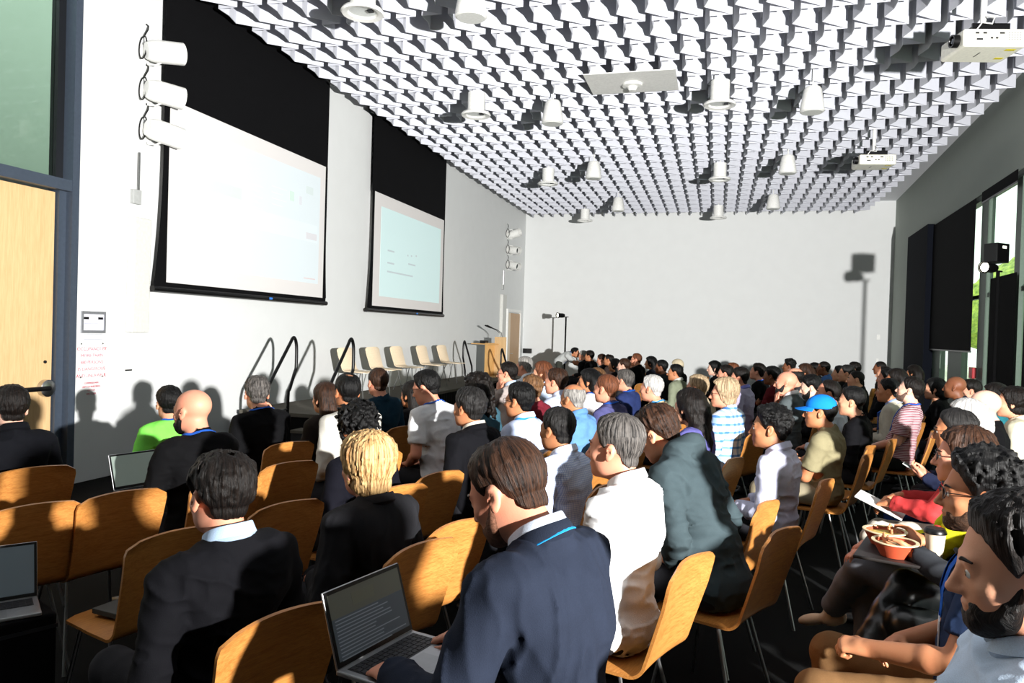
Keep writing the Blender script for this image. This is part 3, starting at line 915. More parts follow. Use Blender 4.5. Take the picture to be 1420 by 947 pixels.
def blind(ua, ub, vb, label, zt=ZH-.02, off=.02, name='roller_blind', grp=None):
    ya, yb_ = ry(ub, vb, off).y, ry(ua, vb, off).y
    zb = ry((ua+ub)/2, vb, off).z
    e = empty(name, (XR((ya+yb_)/2)-off, (ya+yb_)/2, max(zb, .02)))
    c = MB(); rbox(c, ya, yb_, max(zb, .02)+.03, zt, off+.002, -off+.001)
    o = c.build('blind_cloth', M_BLIND); o.parent = e; o.matrix_parent_inverse = Matrix.Translation(-Vector(e.location))
    c = MB(); rbox(c, ya, yb_, max(zb, .02), max(zb, .02)+.03, off+.008, -off+.008)
    o = c.build('hem_bar', M_BLACK); o.parent = e; o.matrix_parent_inverse = Matrix.Translation(-Vector(e.location))
    tag(e, label, 'blind', grp)
    return e
blind(1285, 1346, 487, 'black roller blind pulled down to shoulder height beside the navy pier')
blind(1364, 1400, 640, 'full-length black roller blind behind the stage light box', zt=ry(1382, 385, 0).z)
blind(1362, 1411, 268, 'short black roller blind rolled halfway up under the white header', off=.06)
blind(1412, 1475, 640, 'dark full-length blind nearest the right-hand audience block', off=.10)
for i, lab in enumerate(['black roller blind on the window bay nearest the photographer', 'black roller blind on the second window bay from the photographer', 'black roller blind on the third window bay from the photographer']):
    ya = 3.1+1.75*i; c = MB(); rbox(c, ya, ya+1.6, 1.2, ZH-.02, .022, -.019)
    tag(c.build('roller_blind', M_BLIND), lab, 'blind')  # added blinds, out of view, that cut the window light
# outdoors beyond the windows
def leaf_mat(name, a, b):
    t = NT(name); t.set(Roughness=.7); n = t.noise(4, t.coord(), 5, .7)
    t.l(t.ramp(n.outputs['Fac'], [(.35, lin(b)), (.62, lin(a))]), t.b.inputs['Base Color']); return t.m
ML = leaf_mat('sunlit_leaves', (190, 210, 90), (96, 130, 50))
tag(MB().box((5.4, 0, -.12), (45, 70, -.02)).build('ground_outside', leaf_mat('pale_path', (235, 232, 220), (210, 205, 190))), kind='structure')
rnd = random.Random(5)
for i in range(7):
    y = 16+i*6; x = 11+rnd.random()*5
    e = empty('garden_tree', (x, y, 0))
    def tf(f, s=i): f.wrinkle(lambda P: .16*vnoise(P*1.1, s)+.10*vnoise(P*2.6, s+9))
    o = obj('crown', solid('crown', [Ell((0, 0, 3.6), (2.6, 2.6, 2.4)), Ell((.9, .5, 5), (1.9, 1.9, 1.6)), Ell((-.8, -.6, 2.6), (2, 2, 1.4))], .12, .5, tf), ML, e)
    MB().tube([(0, 0, -.05), (.05, 0, 1.2), (0, .1, 2.6)], [.2, .16, .1], 8).build('trunk', plain('bark', (90, 74, 58), .9), e, True)
    tag(e, 'sunlit green tree seen through the slits between the blinds', 'tree', 'trees outside the windows')

# ------------------------------------------------------------------ folded baffles under the ceiling
W_STRIP, L_MOD, ZB, HB = .338, .68, 5.50, .36
poly = [(.31, 0), (.06, 0), (.06, .20), (.0, .42), (.31, .68)]
def strip_mesh(nmod):
    pts = [Vector((x, y+i*L_MOD, 0)) for i in range(nmod) for (x, y) in poly[:-1]]+[Vector((0, nmod*L_MOD, 0))]
    th = .007
    vs, fs = [], []
    n = len(pts)
    for i, p in enumerate(pts):
        a = (pts[i]-pts[i-1]).normalized() if i else (pts[1]-pts[0]).normalized()
        b = (pts[i+1]-pts[i]).normalized() if i < n-1 else a
        na = Vector((-a.y, a.x, 0)); nb = Vector((-b.y, b.x, 0)); m = (na+nb)
        m = m/max(.35, m.length_squared/2) if m.length > 1e-6 else na
        for s in (-1, 1):
            for z in (0, HB): vs.append(p+m*(th/2*s)+Vector((0, 0, z)))
    for i in range(n-1):
        a, b = i*4, (i+1)*4
        fs += [(a, b, b+1, a+1), (a+2, a+3, b+3, b+2), (a, a+2, b+2, b), (a+1, b+1, b+3, a+3)]
    fs += [(0, 1, 3, 2), ((n-1)*4, (n-1)*4+2, (n-1)*4+3, (n-1)*4+1)]
    return MB().add(vs, fs).mesh('baffle')
M_BAF = fabric('white_felt', (218, 220, 229), .9, .12, 150, vary=.03)
Y0B = 2.2; NM = int((YB-.15-Y0B)/L_MOD); Y0B = YB-.18-NM*L_MOD
bm_ = strip_mesh(NM)
XB0 = -6.02
nst = int((4.25-XB0)/W_STRIP)
first = None
for i in range(nst):
    o = obj('ceiling_baffle', bm_, M_BAF) if first is None else link(first.copy())
    first = first or o
    o.location = (XB0+i*W_STRIP, Y0B+(L_MOD/2 if i % 2 else 0)*0, ZB)
    tag(o, 'white folded felt baffle strip hanging in the rows under the ceiling', 'ceiling baffle', 'folded ceiling baffles')
# ------------------------------------------------------------------ chairs: one bent plywood shell on four steel legs
def chair_shell(rise=.86, recl=.085):
    prof = []
    for i in range(10): prof.append((.215-.0415*i, .447+(.006 if i > 6 else 0)*0-.012*(1-i/9)**3))
    y0, z0 = prof[-1]
    r = .055; a1 = PI/2-math.atan2(recl, rise-.5)
    c = (y0, z0+r)
    for i in range(1, 8):
        a = a1*i/7*1.0
        prof.append((c[0]-r*math.sin(a), c[1]-r*math.cos(a)))
    y1, z1 = prof[-1]
    yt = y1-recl; n = 14
    for i in range(1, n+1):
        t = i/n; prof.append((y1+(yt-y1)*t-.012*math.sin(t*PI)*0, z1+(rise-z1)*t))
    S = [0]
    for a, b in zip(prof, prof[1:]): S.append(S[-1]+math.hypot(b[0]-a[0], b[1]-a[1]))
    T = S[-1]; m = 15; rr = .055
    rows = []
    for i, (y, z) in enumerate(prof):
        s = S[i]; f = s/T
        hw = float(np.interp(f, [0, .3, .48, .62, 1], [.205, .212, .205, .205, .222]))
        for e in (s, T-s):
            if e < rr: hw -= rr-math.sqrt(max(rr*rr-(rr-e)**2, 0))
        rows.append(hw)
    # extra samples in the rounded corners
    V0 = []
    for i, (y, z) in enumerate(prof):
        a = prof[max(i-1, 0)]; b = prof[min(i+1, len(prof)-1)]
        t = Vector((0, b[0]-a[0], b[1]-a[1])).normalized(); nr = Vector((1, 0, 0)).cross(t)
        for k in range(m):
            q = -1+2*k/(m-1); x = rows[i]*q
            cup = .022*q*q*min(1, max(0, (S[i]/T-.5)*3))+.008*q*q
            V0.append((Vector((x, y, z))+nr*cup, nr))
    return prof, V0, m
def densify(pr, n): return pr
def chair_mesh(rise=.86):
    _, V0, m = chair_shell(rise)
    n = len(V0)//m; th = .006
    vs = [v-nr*th for v, nr in V0]+[v+nr*th for v, nr in V0]
    N = len(V0); fs = []
    for i in range(n-1):
        for k in range(m-1):
            a, b, c, d = i*m+k, i*m+k+1, (i+1)*m+k+1, (i+1)*m+k
            fs += [(a, b, c, d), (N+a, N+d, N+c, N+b)]
    for i in range(n-1):
        for k in (0, m-1):
            a, d = i*m+k, (i+1)*m+k; fs.append((a, d, N+d, N+a))
    for k in range(m-1):
        for i in (0, n-1):
            a, b = i*m+k, i*m+k+1; fs.append((a, N+a, N+b, b))
    return MB().add(vs, fs).mesh('shell', True, 50)
SHELL = chair_mesh(); SHELL.materials.append(M_BEECH)
def leg_m(sx, sy):
    top = Vector((sx*.155, .13 if sy > 0 else -.10, .432)); bot = Vector((sx*.215, .20 if sy > 0 else -.22, .0))
    return MB().tube([top, top.lerp(bot, .5), bot], .0085, 8).mesh('leg', True)
LEGS = [leg_m(sx, sy) for sx in (-1, 1) for sy in (-1, 1)]
fr = MB()
for y in (.13, -.10): fr.tube([(-.155, y, .434), (.155, y, .434)], .008, 8)
for x in (-.155, .155): fr.tube([(x, -.10, .434), (x, .13, .434)], .008, 8)
FRAME = fr.mesh('frame', True)
M_LEG = plain('satin_steel', (150, 150, 150), .3, .9)
for q in LEGS+[FRAME]: q.materials.append(M_LEG)
def chair(loc, rz, label, group=None, cat='chair', name='plywood_chair'):
    e = empty(name, loc, rz)
    obj('shell', SHELL, None, e); obj('frame', FRAME, None, e)
    for q in LEGS: obj('leg', q, None, e)
    return tag(e, label, cat, group)

# ------------------------------------------------------------------ stage
ZS, XS0, XS1 = .53, XL+.12, -4.98
YS0, YS1 = 8.75, 19.6
st = empty('stage', ((XS0+XS1)/2, (YS0+YS1)/2, 0))
def at(o, e): o.parent = e; o.matrix_parent_inverse = Matrix.Translation(-Vector(e.location)); return o
at(MB().box((XS0, YS0, ZS-.05), (XS1, YS1, ZS), bev=.004).build('deck', M_STAGE), st)
sk = MB(); n = 260
pts = []
for i in range(n+1):
    y = YS0+.03+(YS1-YS0-.06)*i/n; pts.append((XS1-.012+.008*math.sin(i*1.9), y))
vs = [(x, y, z) for x, y in pts for z in (0.005, ZS-.05)]
sk.add(vs, [(2*i, 2*i+2, 2*i+3, 2*i+1) for i in range(n)])
for yy in (YS0+.02, YS1-.02): sk.box((XS0, yy-.004, .005), (XS1-.02, yy+.004, ZS-.05))
at(sk.build('skirt', fabric('black_skirt', (10, 10, 11), .9, .1)), st)
for yy in np.linspace(YS0+.1, YS1-.1, 6):
    for xx in (XS0+.08, XS1-.10): at(MB().tube([(xx, yy, 0), (xx, yy, ZS-.05)], .02, 8).build('leg', M_DARK), st)
tag(st, 'low grey stage platform with a black skirt along the white wall', 'stage')
def steps(y, d, label):
    e = empty('stage_steps', (-4.60, y, 0))
    m = MB()
    for i, z in enumerate((.17, .35)):
        ya = y-d*(.52-.26*i); yb = ya+d*.26
        at(MB().box((-5.25, min(ya, yb), z-.04), (-4.67, max(ya, yb), z), bev=.004).build('tread', M_STAGE), e)
        at(MB().box((-5.25, min(ya, yb)+.02, 0), (-4.67, max(ya, yb)-.02, z-.04)).build('riser', M_DARK), e)
    tag(e, label, 'steps')
steps(YS0-.02, 1, 'dark two-tread steps at the near end of the stage between two handrails')
steps(YS1+.02, -1, 'dark two-tread steps at the far end of the stage beyond the lectern')
def rail(x, y, ztop, d, label, zb=0.0):
    """bent black tube rail; d=+1 when the steps rise towards +y"""
    e = empty('handrail', (x, y, 0))
    h = ztop
    path = [(0, .16, zb), (0, .16, h*.50), (0, .20, h*.57), (0, .30, h*.70), (0, .335, h*.75), (0, .335, h*.90), (0, .315, h*.965), (0, .27, h), (0, .22, h*.985), (0, .17, h*.945),
            (0, -.27, h*.62), (0, -.315, h*.575), (0, -.335, h*.53), (0, -.34, h*.48), (0, -.34, zb)]
    pts = [Vector((0, d*b, c)) for a, b, c in path]
    dense = []
    for i in range(len(pts)-1):
        p0, p1, p2, p3 = pts[max(i-1, 0)], pts[i], pts[i+1], pts[min(i+2, len(pts)-1)]
        for k in range(4):
            t = k/4
            dense.append(.5*((2*p1)+(-p0+p2)*t+(2*p0-5*p1+4*p2-p3)*t*t+(-p0+3*p1-3*p2+p3)*t**3))
    dense.append(pts[-1])
    MB().tube(dense, .021, 12).build('tube', M_BLACK, e, True)
    for z in (.27, .40): MB().tube([(0, -d*.33, h*z), (0, d*.155, h*z)], .013, 8).build('crossbar', M_BLACK, e, True)
    tag(e, label, 'handrail')
def rail_at(u, v, x, d, label, zb=0.0):
    p = on_x(u, v, x); rail(x, p.y-d*.22, p.z, d, label, zb)
rail_at(405, 468, -5.30, 1, 'black bent-tube handrail nearest the white wall at the near steps')
rail_at(485, 470, -4.62, 1, 'black bent-tube handrail at the near steps, second from the wall beside the audience')
rail_at(645, 473, -5.62, -1, 'black bent-tube handrail between the stage chairs and the lectern', ZS)
rail_at(697, 484, -4.75, -1, 'black bent-tube handrail just beyond the wooden lectern')
# five chairs on the stage, facing the audience
S2 = chair_mesh(.82); S2.materials.append(M_BIRCH)
names5 = ['nearest the handrail', 'second from the handrail', 'third of the five', 'second from the lectern', 'nearest the lectern']
for i, (u, v) in enumerate([(478, 484), (516, 484), (549, 484), (584, 483), (612, 483)]):
    x = -5.92; p = on_x(u, v, x)
    e = empty('stage_chair', (x+.30, p.y, ZS), -PI/2-.12)
    obj('shell', S2, None, e); obj('frame', FRAME, None, e)
    for q in LEGS: obj('leg', q, None, e)
    tag(e, 'pale plywood chair on the stage, '+names5[i], 'chair', 'five chairs on the stage')
# lectern with its gooseneck microphones
lp = on_x(688, 467, -5.45); zl = lp.z
lec = empty('lectern', (-5.45, lp.y, ZS), R(-18))
hl = zl-ZS
MB().box((-.03, -.02, 0), (.30, .03, hl), bev=.004).build('front_panel', M_OAK, lec)
MB().box((-.13, -.30, 0), (-.03, .03, hl-.16), bev=.004).build('side_panel', wood('honey_veneer', (222, 176, 112), (206, 158, 96), (14, 14, .8)), lec)
MB().box((-.48, -.42, hl-.20), (.10, -.02, hl-.175), TR((0, 0, 0), 0, R(-0), 0)).build('reading_shelf', wood('honey_veneer2', (214, 170, 110), (196, 150, 92), (14, 14, .8)), lec)
MB().box((-.30, -.30, hl-.174), (-.12, -.16, hl-.10), bev=.006).build('console', M_BLACK, lec)
MB().box((-.06, -.40, 0), (.28, .0, .03)).build('base', M_OAK, lec)
for dx in (0, .05):
    g = MB().tube([(.13+dx, 0, hl), (.12+dx, -.01, hl+.10), (.02+dx, -.06, hl+.18), (-.14+dx, -.12, hl+.235)], .008, 8)
    g.build('microphone_stem', M_BLACK, lec, True)
    MB().tube([(-.10+dx, -.105, hl+.222), (-.24+dx, -.17, hl+.285)], [.016, .02], 10).build('microphone_head', M_BLACK, lec, True)
tag(lec, 'light wooden lectern with gooseneck microphones at the far end of the stage', 'lectern')

# ------------------------------------------------------------------ two projection screens
def screen(x, TL, TR_, BR, BL, label, first):
    a, b, c, d = (on_x(*q, x) for q in (TL, TR_, BR, BL))
    y0, y1 = (a.y+d.y)/2, (b.y+c.y)/2; z1, z0 = (a.z+b.z)/2, (c.z+d.z)/2
    e = empty('projection_screen', (x, (y0+y1)/2, z0))
    def put(o): return at(o, e)
    # black drop above, black side tensioned borders, hem bar
    put(MB().box((x-.006, y0-.10, z1), (x, y1+.06, ZC-.25)).build('black_drop', M_BLIND))
    put(MB().box((x-.006, y0, z0), (x, y1, z1)).build('screen_cloth', plain('screen_white', (226, 223, 221), .8, spec=.1, vary=.0)))
    def border(side):
        n = 24; vs = []
        for i in range(n+1):
            t = i/n; z = z0+(z1-z0)*t
            wd = .085+.10*(max(0, .75-t)/.75)**2.2 if side < 0 else .065+.05*(max(0, .5-t)/.5)**2
            yi = y0 if side < 0 else y1
            yo = yi+side*wd
            for xx in (x-.006, x): vs += [(xx, yi, z), (xx, yo, z)]
        fs = []
        for i in range(n):
            p, q = i*4, (i+1)*4
            fs += [(p, p+1, q+1, q), (p+2, q+2, q+3, p+3), (p+1, p+3, q+3, q+1), (p, q, q+2, p+2)]
        put(MB().add(vs, fs).build('side_border', M_BLIND))
    border(-1); border(1)
    put(MB().box((x-.006, y0-.19, z0-.07), (x, y1+.10, z0)).build('lower_border', M_BLIND))
    put(MB().tube([(x-.003, y0-.215, z0-.085), (x-.003, y1+.125, z0-.085)], .035, 12).build('hem_bar', M_BLACK, None, True))
    put(MB().box((x+.03, (y0+y1)/2+.25, z0-.10), (x+.036, (y0+y1)/2+.32, z0-.07)).build('bar_label', plain('blue_label', (60, 130, 220))))
    put(MB().tube([(x, y0-.2, ZC-.2), (x, y1+.15, ZC-.2)], .09, 12).build('roller_mount', M_DARK, None, True))  # case of the screen's roller
    W, H = y1-y0, z1-z0
    sl = MB().box((x, y0+.11*W/3.0*1.6, z0+.10*H), (x+.003, y1-.045*W, z1-.10*H)) if first else MB().box((x, y0+.08*W, z0+.09*H), (x+.003, y1-.05*W, z1-.11*H))
    s_ = put(sl.build('slide', emit('slide_light' if first else 'slide_light_cyan', (226, 236, 240) if first else (214, 240, 240), .16 if first else .22)))
    if first:
        ya, yb, za, zb = y0+.09*W, y1-.045*W, z0+.10*H, z1-.10*H
        w_, h_ = yb-ya, zb-za
        def q(n, fx0, fz0, fx1, fz1, col, st=.12, dd=0):
            o = MB().box((x+.003+dd, ya+w_*fx0, zb-h_*fz1), (x+.0045+dd, ya+w_*fx1, zb-h_*fz0)).build(n, emit('slide_%d_%d_%d' % col, col, st))
            o.parent = s_
        q('slide_header', .0, .05, .34, .20, (236, 236, 244)); q('slide_heading', .10, .085, .24, .145, (240, 240, 246), .2, .002)
        q('slide_label', .03, .235, .27, .31, (240, 234, 242)); q('slide_green_box', .13, .33, .34, .42, (222, 242, 228))
        q('slide_leaf', .715, .215, .755, .30, (216, 238, 228)); q('slide_figure', .80, .235, .825, .31, (226, 230, 236)); q('slide_picture', .86, .12, .93, .19, (222, 234, 234))
        q('slide_caption', .87, .54, .975, .60, (226, 226, 230), .12, .002); q('slide_footer', .86, .955, .97, .965, (230, 214, 214))
        for i in range(5): q('slide_text', .40, .26+.045*i, .50-.03*(i % 2), .268+.045*i, (232, 234, 238))
        for i in range(4): q('slide_text', .57, .22+.05*i, .69-.03*(i % 2), .228+.05*i, (234, 236, 240))
        q('slide_panel', .02, .46, .98, .62, (230, 240, 246), .16)
    else:
        ya, yb, za, zb = y0+.08*W, y1-.05*W, z0+.09*H, z1-.11*H
        w_, h_ = yb-ya, zb-za
        for i, (fx, fz, fw) in enumerate([(.10, .46, .10), (.10, .60, .10), (.40, .46, .02), (.46, .455, .02), (.54, .44, .02), (.42, .56, .12), (.10, .70, .4)]):
            o = MB().box((x+.003, ya+w_*fx, zb-h_*(fz+.018)), (x+.0045, ya+w_*(fx+fw), zb-h_*fz)).build('slide_mark', emit('slide_mark', (206, 222, 226), .1))
            o.parent = s_
    tag(e, label, 'projection screen')
    return (y0, y1, z0, z1)
XSC = XL+.14
G1 = screen(XSC, (239, 137), (452, 233), (447, 413), (228, 391), 'large projection screen showing a pale slide, nearer the oak door', True)
G2 = screen(XSC, (521, 266), (616, 305), (612, 432), (515, 424), 'second projection screen farther along the wall, with an almost blank slide', False)

# ------------------------------------------------------------------ things on the left wall
def wall_spot(u, v, aim, label, sc_=1.0):
    """lamp on a round wall plate"""
    p = on_x(u, v, XL)
    e = empty('wall_spotlight', p)
    MB().lathe([(0, 0), (.11, 0), (.11, .02), (.10, .03), (0, .03)], 28, TR((0, 0, 0), 0, PI/2, 0)).build('wall_plate', M_WHITEPL, e, True)
    y = MB().tube([(.20, 0, -.12), (.14, 0, -.14), (.03, 0, -.13), (.015, 0, 0), (.03, 0, .13), (.14, 0, .14), (.20, 0, .12)], .012, 8)
    y.build('yoke', M_WHITEPL, e, True)
    q = Vector(aim).normalized().to_track_quat('Z', 'Y').to_matrix().to_4x4()
    Mx = Matrix.Translation((.20, .0, 0)) @ q
    MB().lathe([(0, -.16), (.09, -.16), (.115, -.10), (.125, .02), (.125, .24), (.115, .24), (.115, .10), (.03, .08), (0, .08)], 28, Mx, False).build('lamp_housing', M_WHITEPL, e, True)
    MB().lathe([(0, .09), (.11, .09), (.11, .10), (0, .10)], 28, Mx).build('lens', plain('dark_lens', (52, 58, 60), .15), e, True)
    lp_ = [(.01, .02, .13)]+[(.06+.05*math.sin(a), -.10-.03*math.sin(a*.5), .02+.13*math.cos(a)) for a in np.linspace(-.3, 6.0, 22)]
    MB().tube([(.005, -.02, .32), (.03, -.01, .30), (.06, -.05, .24)]+lp_[1:], .008, 6).build('cable', M_BLACK, e, True)
    tag(e, label, 'spotlight')
wh = ['highest', 'middle', 'lowest']
for i, v in enumerate((74, 130, 184)):
    wall_spot(203, v, [(.45, .75, .15), (.5, .85, -.05), (.35, .9, -.1)][i], wh[i]+' of three white spotlights beside the larger screen')
for i, v in enumerate((325, 347, 368)):
    wall_spot(703, v, [(.8, -.2, .2), (.8, -.4, -.1), (.85, -.45, -.2)][i], wh[i]+' of three white spotlights above the far door')
def wbox(name, u0, v0, u1, v1, t, m, label, cat, bev=.004):
    a, b = on_x(u0, v0, XL), on_x(u1, v1, XL)
    o = MB().box((0, -(b.y-a.y)/2, -(a.z-b.z)/2), (t, (b.y-a.y)/2, (a.z-b.z)/2), bev=bev).build(name, m)
    o.location = (XL, (a.y+b.y)/2, (a.z+b.z)/2)
    return tag(o, label, cat)
M_SPK = plain('pale_grey_plastic', (214, 214, 208), .5)
c = wbox('column_speaker', 177, 300, 197, 461, .10, M_SPK, 'tall white column loudspeaker on the wall between door and screen', 'speaker', .012)
wbox('column_speaker', 693.5, 408, 697, 468, .10, M_SPK, 'tall white column loudspeaker beside the far door', 'speaker', .012)
def antenna(u, v, label):
    p = on_x(u, v, XL); e = empty('wall_antenna', p)
    MB().box((0, -.06, -.08), (.05, .06, .08), bev=.006).build('box', plain('grey_box', (176, 178, 176)), e)
    MB().tube([(.03, .03, .05), (.03, .03, .50)], .013, 8).build('rod', M_STEEL, e, True)
    tag(e, label, 'antenna')
antenna(186, 273, 'small grey wall box with a metal rod above the near column speaker')
antenna(696, 398, 'small grey wall box with a rod above the far column speaker')
wbox('light_switch', 131, 386, 140, 401, .012, M_WHITEPL, 'blank white switch plate above the framed schedule', 'switch')
wbox('wall_socket', 163, 474, 172, 488, .012, M_WHITEPL, 'white socket plate next to the red notice', 'socket')
wbox('wall_socket', 174, 474, 182, 488, .012, M_WHITEPL, 'white socket plate under the column speaker', 'socket')
o = wbox('wall_switch_plate', 168, 506, 184, 520, .02, M_WHITEPL, 'white wall plate with a dark slot under the sockets', 'wall plate')  # card reader on a white plate
sl_ = MB().box((.02, -.05, -.008), (.023, .05, .008)).build('slot', M_BLACK, o)
# framed schedule
a, b = on_x(112, 431, XL), on_x(144.5, 462, XL)
e = empty('framed_schedule', (XL, (a.y+b.y)/2, (a.z+b.z)/2)); hw, hh = (b.y-a.y)/2, (a.z-b.z)/2
f = MB(); 
for (y0, z0, y1, z1) in ((-hw, -hh, hw, -hh+.03), (-hw, hh-.03, hw, hh), (-hw, -hh+.03, -hw+.022, hh-.03), (hw-.022, -hh+.03, hw, hh-.03)): f.box((0, y0, z0), (.02, y1, z1))
f.build('frame', plain('silver_frame', (168, 170, 176), .3, .6), e)
pg = MB().box((.002, -hw+.02, -hh+.03), (.010, hw-.02, hh-.03)).build('page', plain('lilac_paper', (232, 232, 246), .7), e)
for i in range(7):
    MB().box((.010, -hw+.035, hh-.13-.055*i), (.0115, hw-.035, hh-.126-.055*i)).build('printed_line', plain('grey_ink', (150, 152, 170)), pg)
MB().box((.010, -hw+.03, hh-.085), (.0118, -.06, hh-.06)).build('printed_heading', M_BLACK, pg)
MB().box((.010, .06, hh-.085), (.0118, hw-.03, hh-.06)).build('printed_heading', M_BLACK, pg)
tag(e, 'small silver-framed schedule sheet on the wall beside the oak door', 'notice')
# red-lettered capacity notice
a, b = on_x(110, 474, XL), on_x(143, 524, XL)
e = empty('capacity_sign', (XL, (a.y+b.y)/2, (a.z+b.z)/2)); hw, hh = (b.y-a.y)/2, (a.z-b.z)/2
MB().box((0, -hw, -hh), (.006, hw, hh), bev=.002).build('plate', plain('notice_white', (246, 244, 244), .4), e)
def text(s, size, loc, m, parent, rot=(PI/2, 0, PI/2), name='lettering', al='CENTER'):
    cu = bpy.data.curves.new('t', 'FONT'); cu.body = s; cu.size = size; cu.align_x = al; cu.extrude = .0008
    to = bpy.data.objects.new('t', cu); COL.objects.link(to)
    dg = bpy.context.evaluated_depsgraph_get(); me = bpy.data.meshes.new_from_object(to.evaluated_get(dg))
    bpy.data.objects.remove(to)
    o = obj(name, me, m, parent); o.location = loc; o.rotation_euler = rot
    return o
MR = plain('pale_red_ink', (214, 104, 118), .5)
for i, s in enumerate(['OCCUPANCY BY', 'MORE THAN', '480 PERSONS', 'IS DANGEROUS', 'AND UNLAWFUL']):
    text(s, .050, (.0072, 0, hh-.09-.070*i), MR, e)
for i, s in enumerate(['COMMISSIONER', 'DEPT OF BUILDINGS', 'CITY OF', 'FIRE CODE']):
    text(s, .026, (.0072, 0, hh-.09-.070*5-.038*i), MR, e)
for sy in (-1, 1):
    for sz in (-1, 1): MB().lathe([(0, 0), (.010, 0), (.008, .004), (0, .005)], 10, TR((.006, sy*(hw-.02), sz*(hh-.02)), 0, PI/2, 0), False).build('screw', M_STEEL, e)
tag(e, 'white capacity notice in pale red capitals beside the oak door', 'notice')
def bbox_(name, u0, v0, u1, v1, t, m, label, cat):
    a, b = on_y(u0, v0, YB), on_y(u1, v1, YB)
    o = MB().box((-(b.x-a.x)/2, -t, -(a.z-b.z)/2), ((b.x-a.x)/2, 0, (a.z-b.z)/2), bev=.004).build(name, m)
    o.location = ((a.x+b.x)/2, YB, (a.z+b.z)/2); return tag(o, label, cat)
wm = bbox_('wall_monitor', 726, 483, 737.5, 490, .08, M_BLACK, 'small black panel low on the back wall by the far door', 'panel')
bbox_('wall_socket', 1216, 464, 1220, 471, .012, M_WHITEPL, 'white socket plate on the back wall near the navy pier, upper of two', 'socket')
bbox_('wall_socket', 1215, 497, 1218, 502, .012, M_WHITEPL, 'white socket plate on the back wall near the navy pier, lower of two', 'socket')
bbox_('light_switch', 723, 448, 726, 454, .012, M_WHITEPL, 'white switch plate on the back wall by the far door', 'switch')
# red exit-side box seen outside the window
rb = ry(1349, 517, .02)
o = MB().box((-.04, -.10, -.10), (.03, .10, .10), bev=.01).build('call_point', plain('red_box', (176, 24, 34), .4)); o.location = rb
tag(o, 'small red alarm box on the window mullion', 'alarm box')

# ------------------------------------------------------------------ things under the ceiling
def at_z(u, v, z): return on_z(u, v, z)
def can(u, v, label, z=5.08):
    p = at_z(u, v, z); e = empty('ceiling_downlight', p)
    MB().lathe([(.135, .055), (.135, .36)], 28, None, True).build('can', M_WHITEPL, e, True)
    MB().lathe([(.145, .06), (.22, .045), (.235, .02), (.22, .0), (.165, .012), (.15, .03), (.145, .06)], 36, None, False).build('trim_ring', M_WHITEPL, e, True)
    MB().lathe([(.0, .05), (.15, .035), (.15, .05)], 24, None, False).build('diffuser', plain('lamp_glass', (206, 210, 208), .3), e, True)
    MB().box((.06, -.03, .02), (.12, .03, .034)).build('lamp_slot', M_DARK, e)
    MB().tube([(0, 0, .36), (0, 0, ZC-p.z)], .012, 8).build('rod', M_WHITEPL, e, True)
    tag(e, label, 'downlight', 'white can downlights')
def pend(u, v, label, z=5.02):
    p = at_z(u, v, z); e = empty('pendant_speaker', p)
    MB().lathe([(0, 0), (.15, .0), (.17, .012), (.17, .05), (.125, .33), (.10, .365), (0, .375)], 32, None, False).build('shade', M_WHITEPL, e, True)
    MB().lathe([(0, -.004), (.15, -.004), (.15, .002), (0, .002)], 28).build('grille', plain('white_grille', (226, 228, 224), .6), e, True)
    MB().tube([(0, 0, .37), (0, 0, ZC-p.z)], .010, 8).build('rod', M_WHITEPL, e, True)
    tag(e, label, 'pendant speaker', 'tapered pendant speakers')
can(503, 20, 'white can downlight nearest the oak door corner of the ceiling'); can(660, 161, 'white can downlight between the larger screen and the smoke detector')
can(998, 147, 'white can downlight right of the smoke detector'); can(760, 256, 'white can downlight above the second screen'); can(998, 250, 'white can downlight in the middle of the ceiling')
can(811, 307, 'white can downlight by the back wall, towards the screens'); can(996, 303, 'white can downlight by the back wall, mid-room')
pend(653, 25, 'tapered white pendant speaker nearest the larger screen'); pend(766, 172, 'tapered white pendant speaker left of the smoke detector'); pend(1126, 156, 'tapered white pendant speaker nearest the larger projector')
pend(823, 248, 'tapered white pendant speaker above the lectern end'); pend(1092, 241, 'tapered white pendant speaker left of the far projector'); pend(857, 293, 'tapered white pendant speaker close to the back wall, towards the screens'); pend(1072, 290, 'tapered white pendant speaker close to the back wall, towards the windows')
p = at_z(877, 118, 5.46); e = empty('smoke_detector', p)
MB().box((-.66, -.52, .015), (.66, .40, .03)).build('panel', M_WHITEPL, e)
MB().lathe([(0, -.09), (.05, -.085), (.08, -.03), (.15, -.02), (.15, .015)], 28, None, False).build('sensor', M_WHITEPL, e, True)
tag(e, 'white smoke detector on a flat panel among the baffles', 'smoke detector')
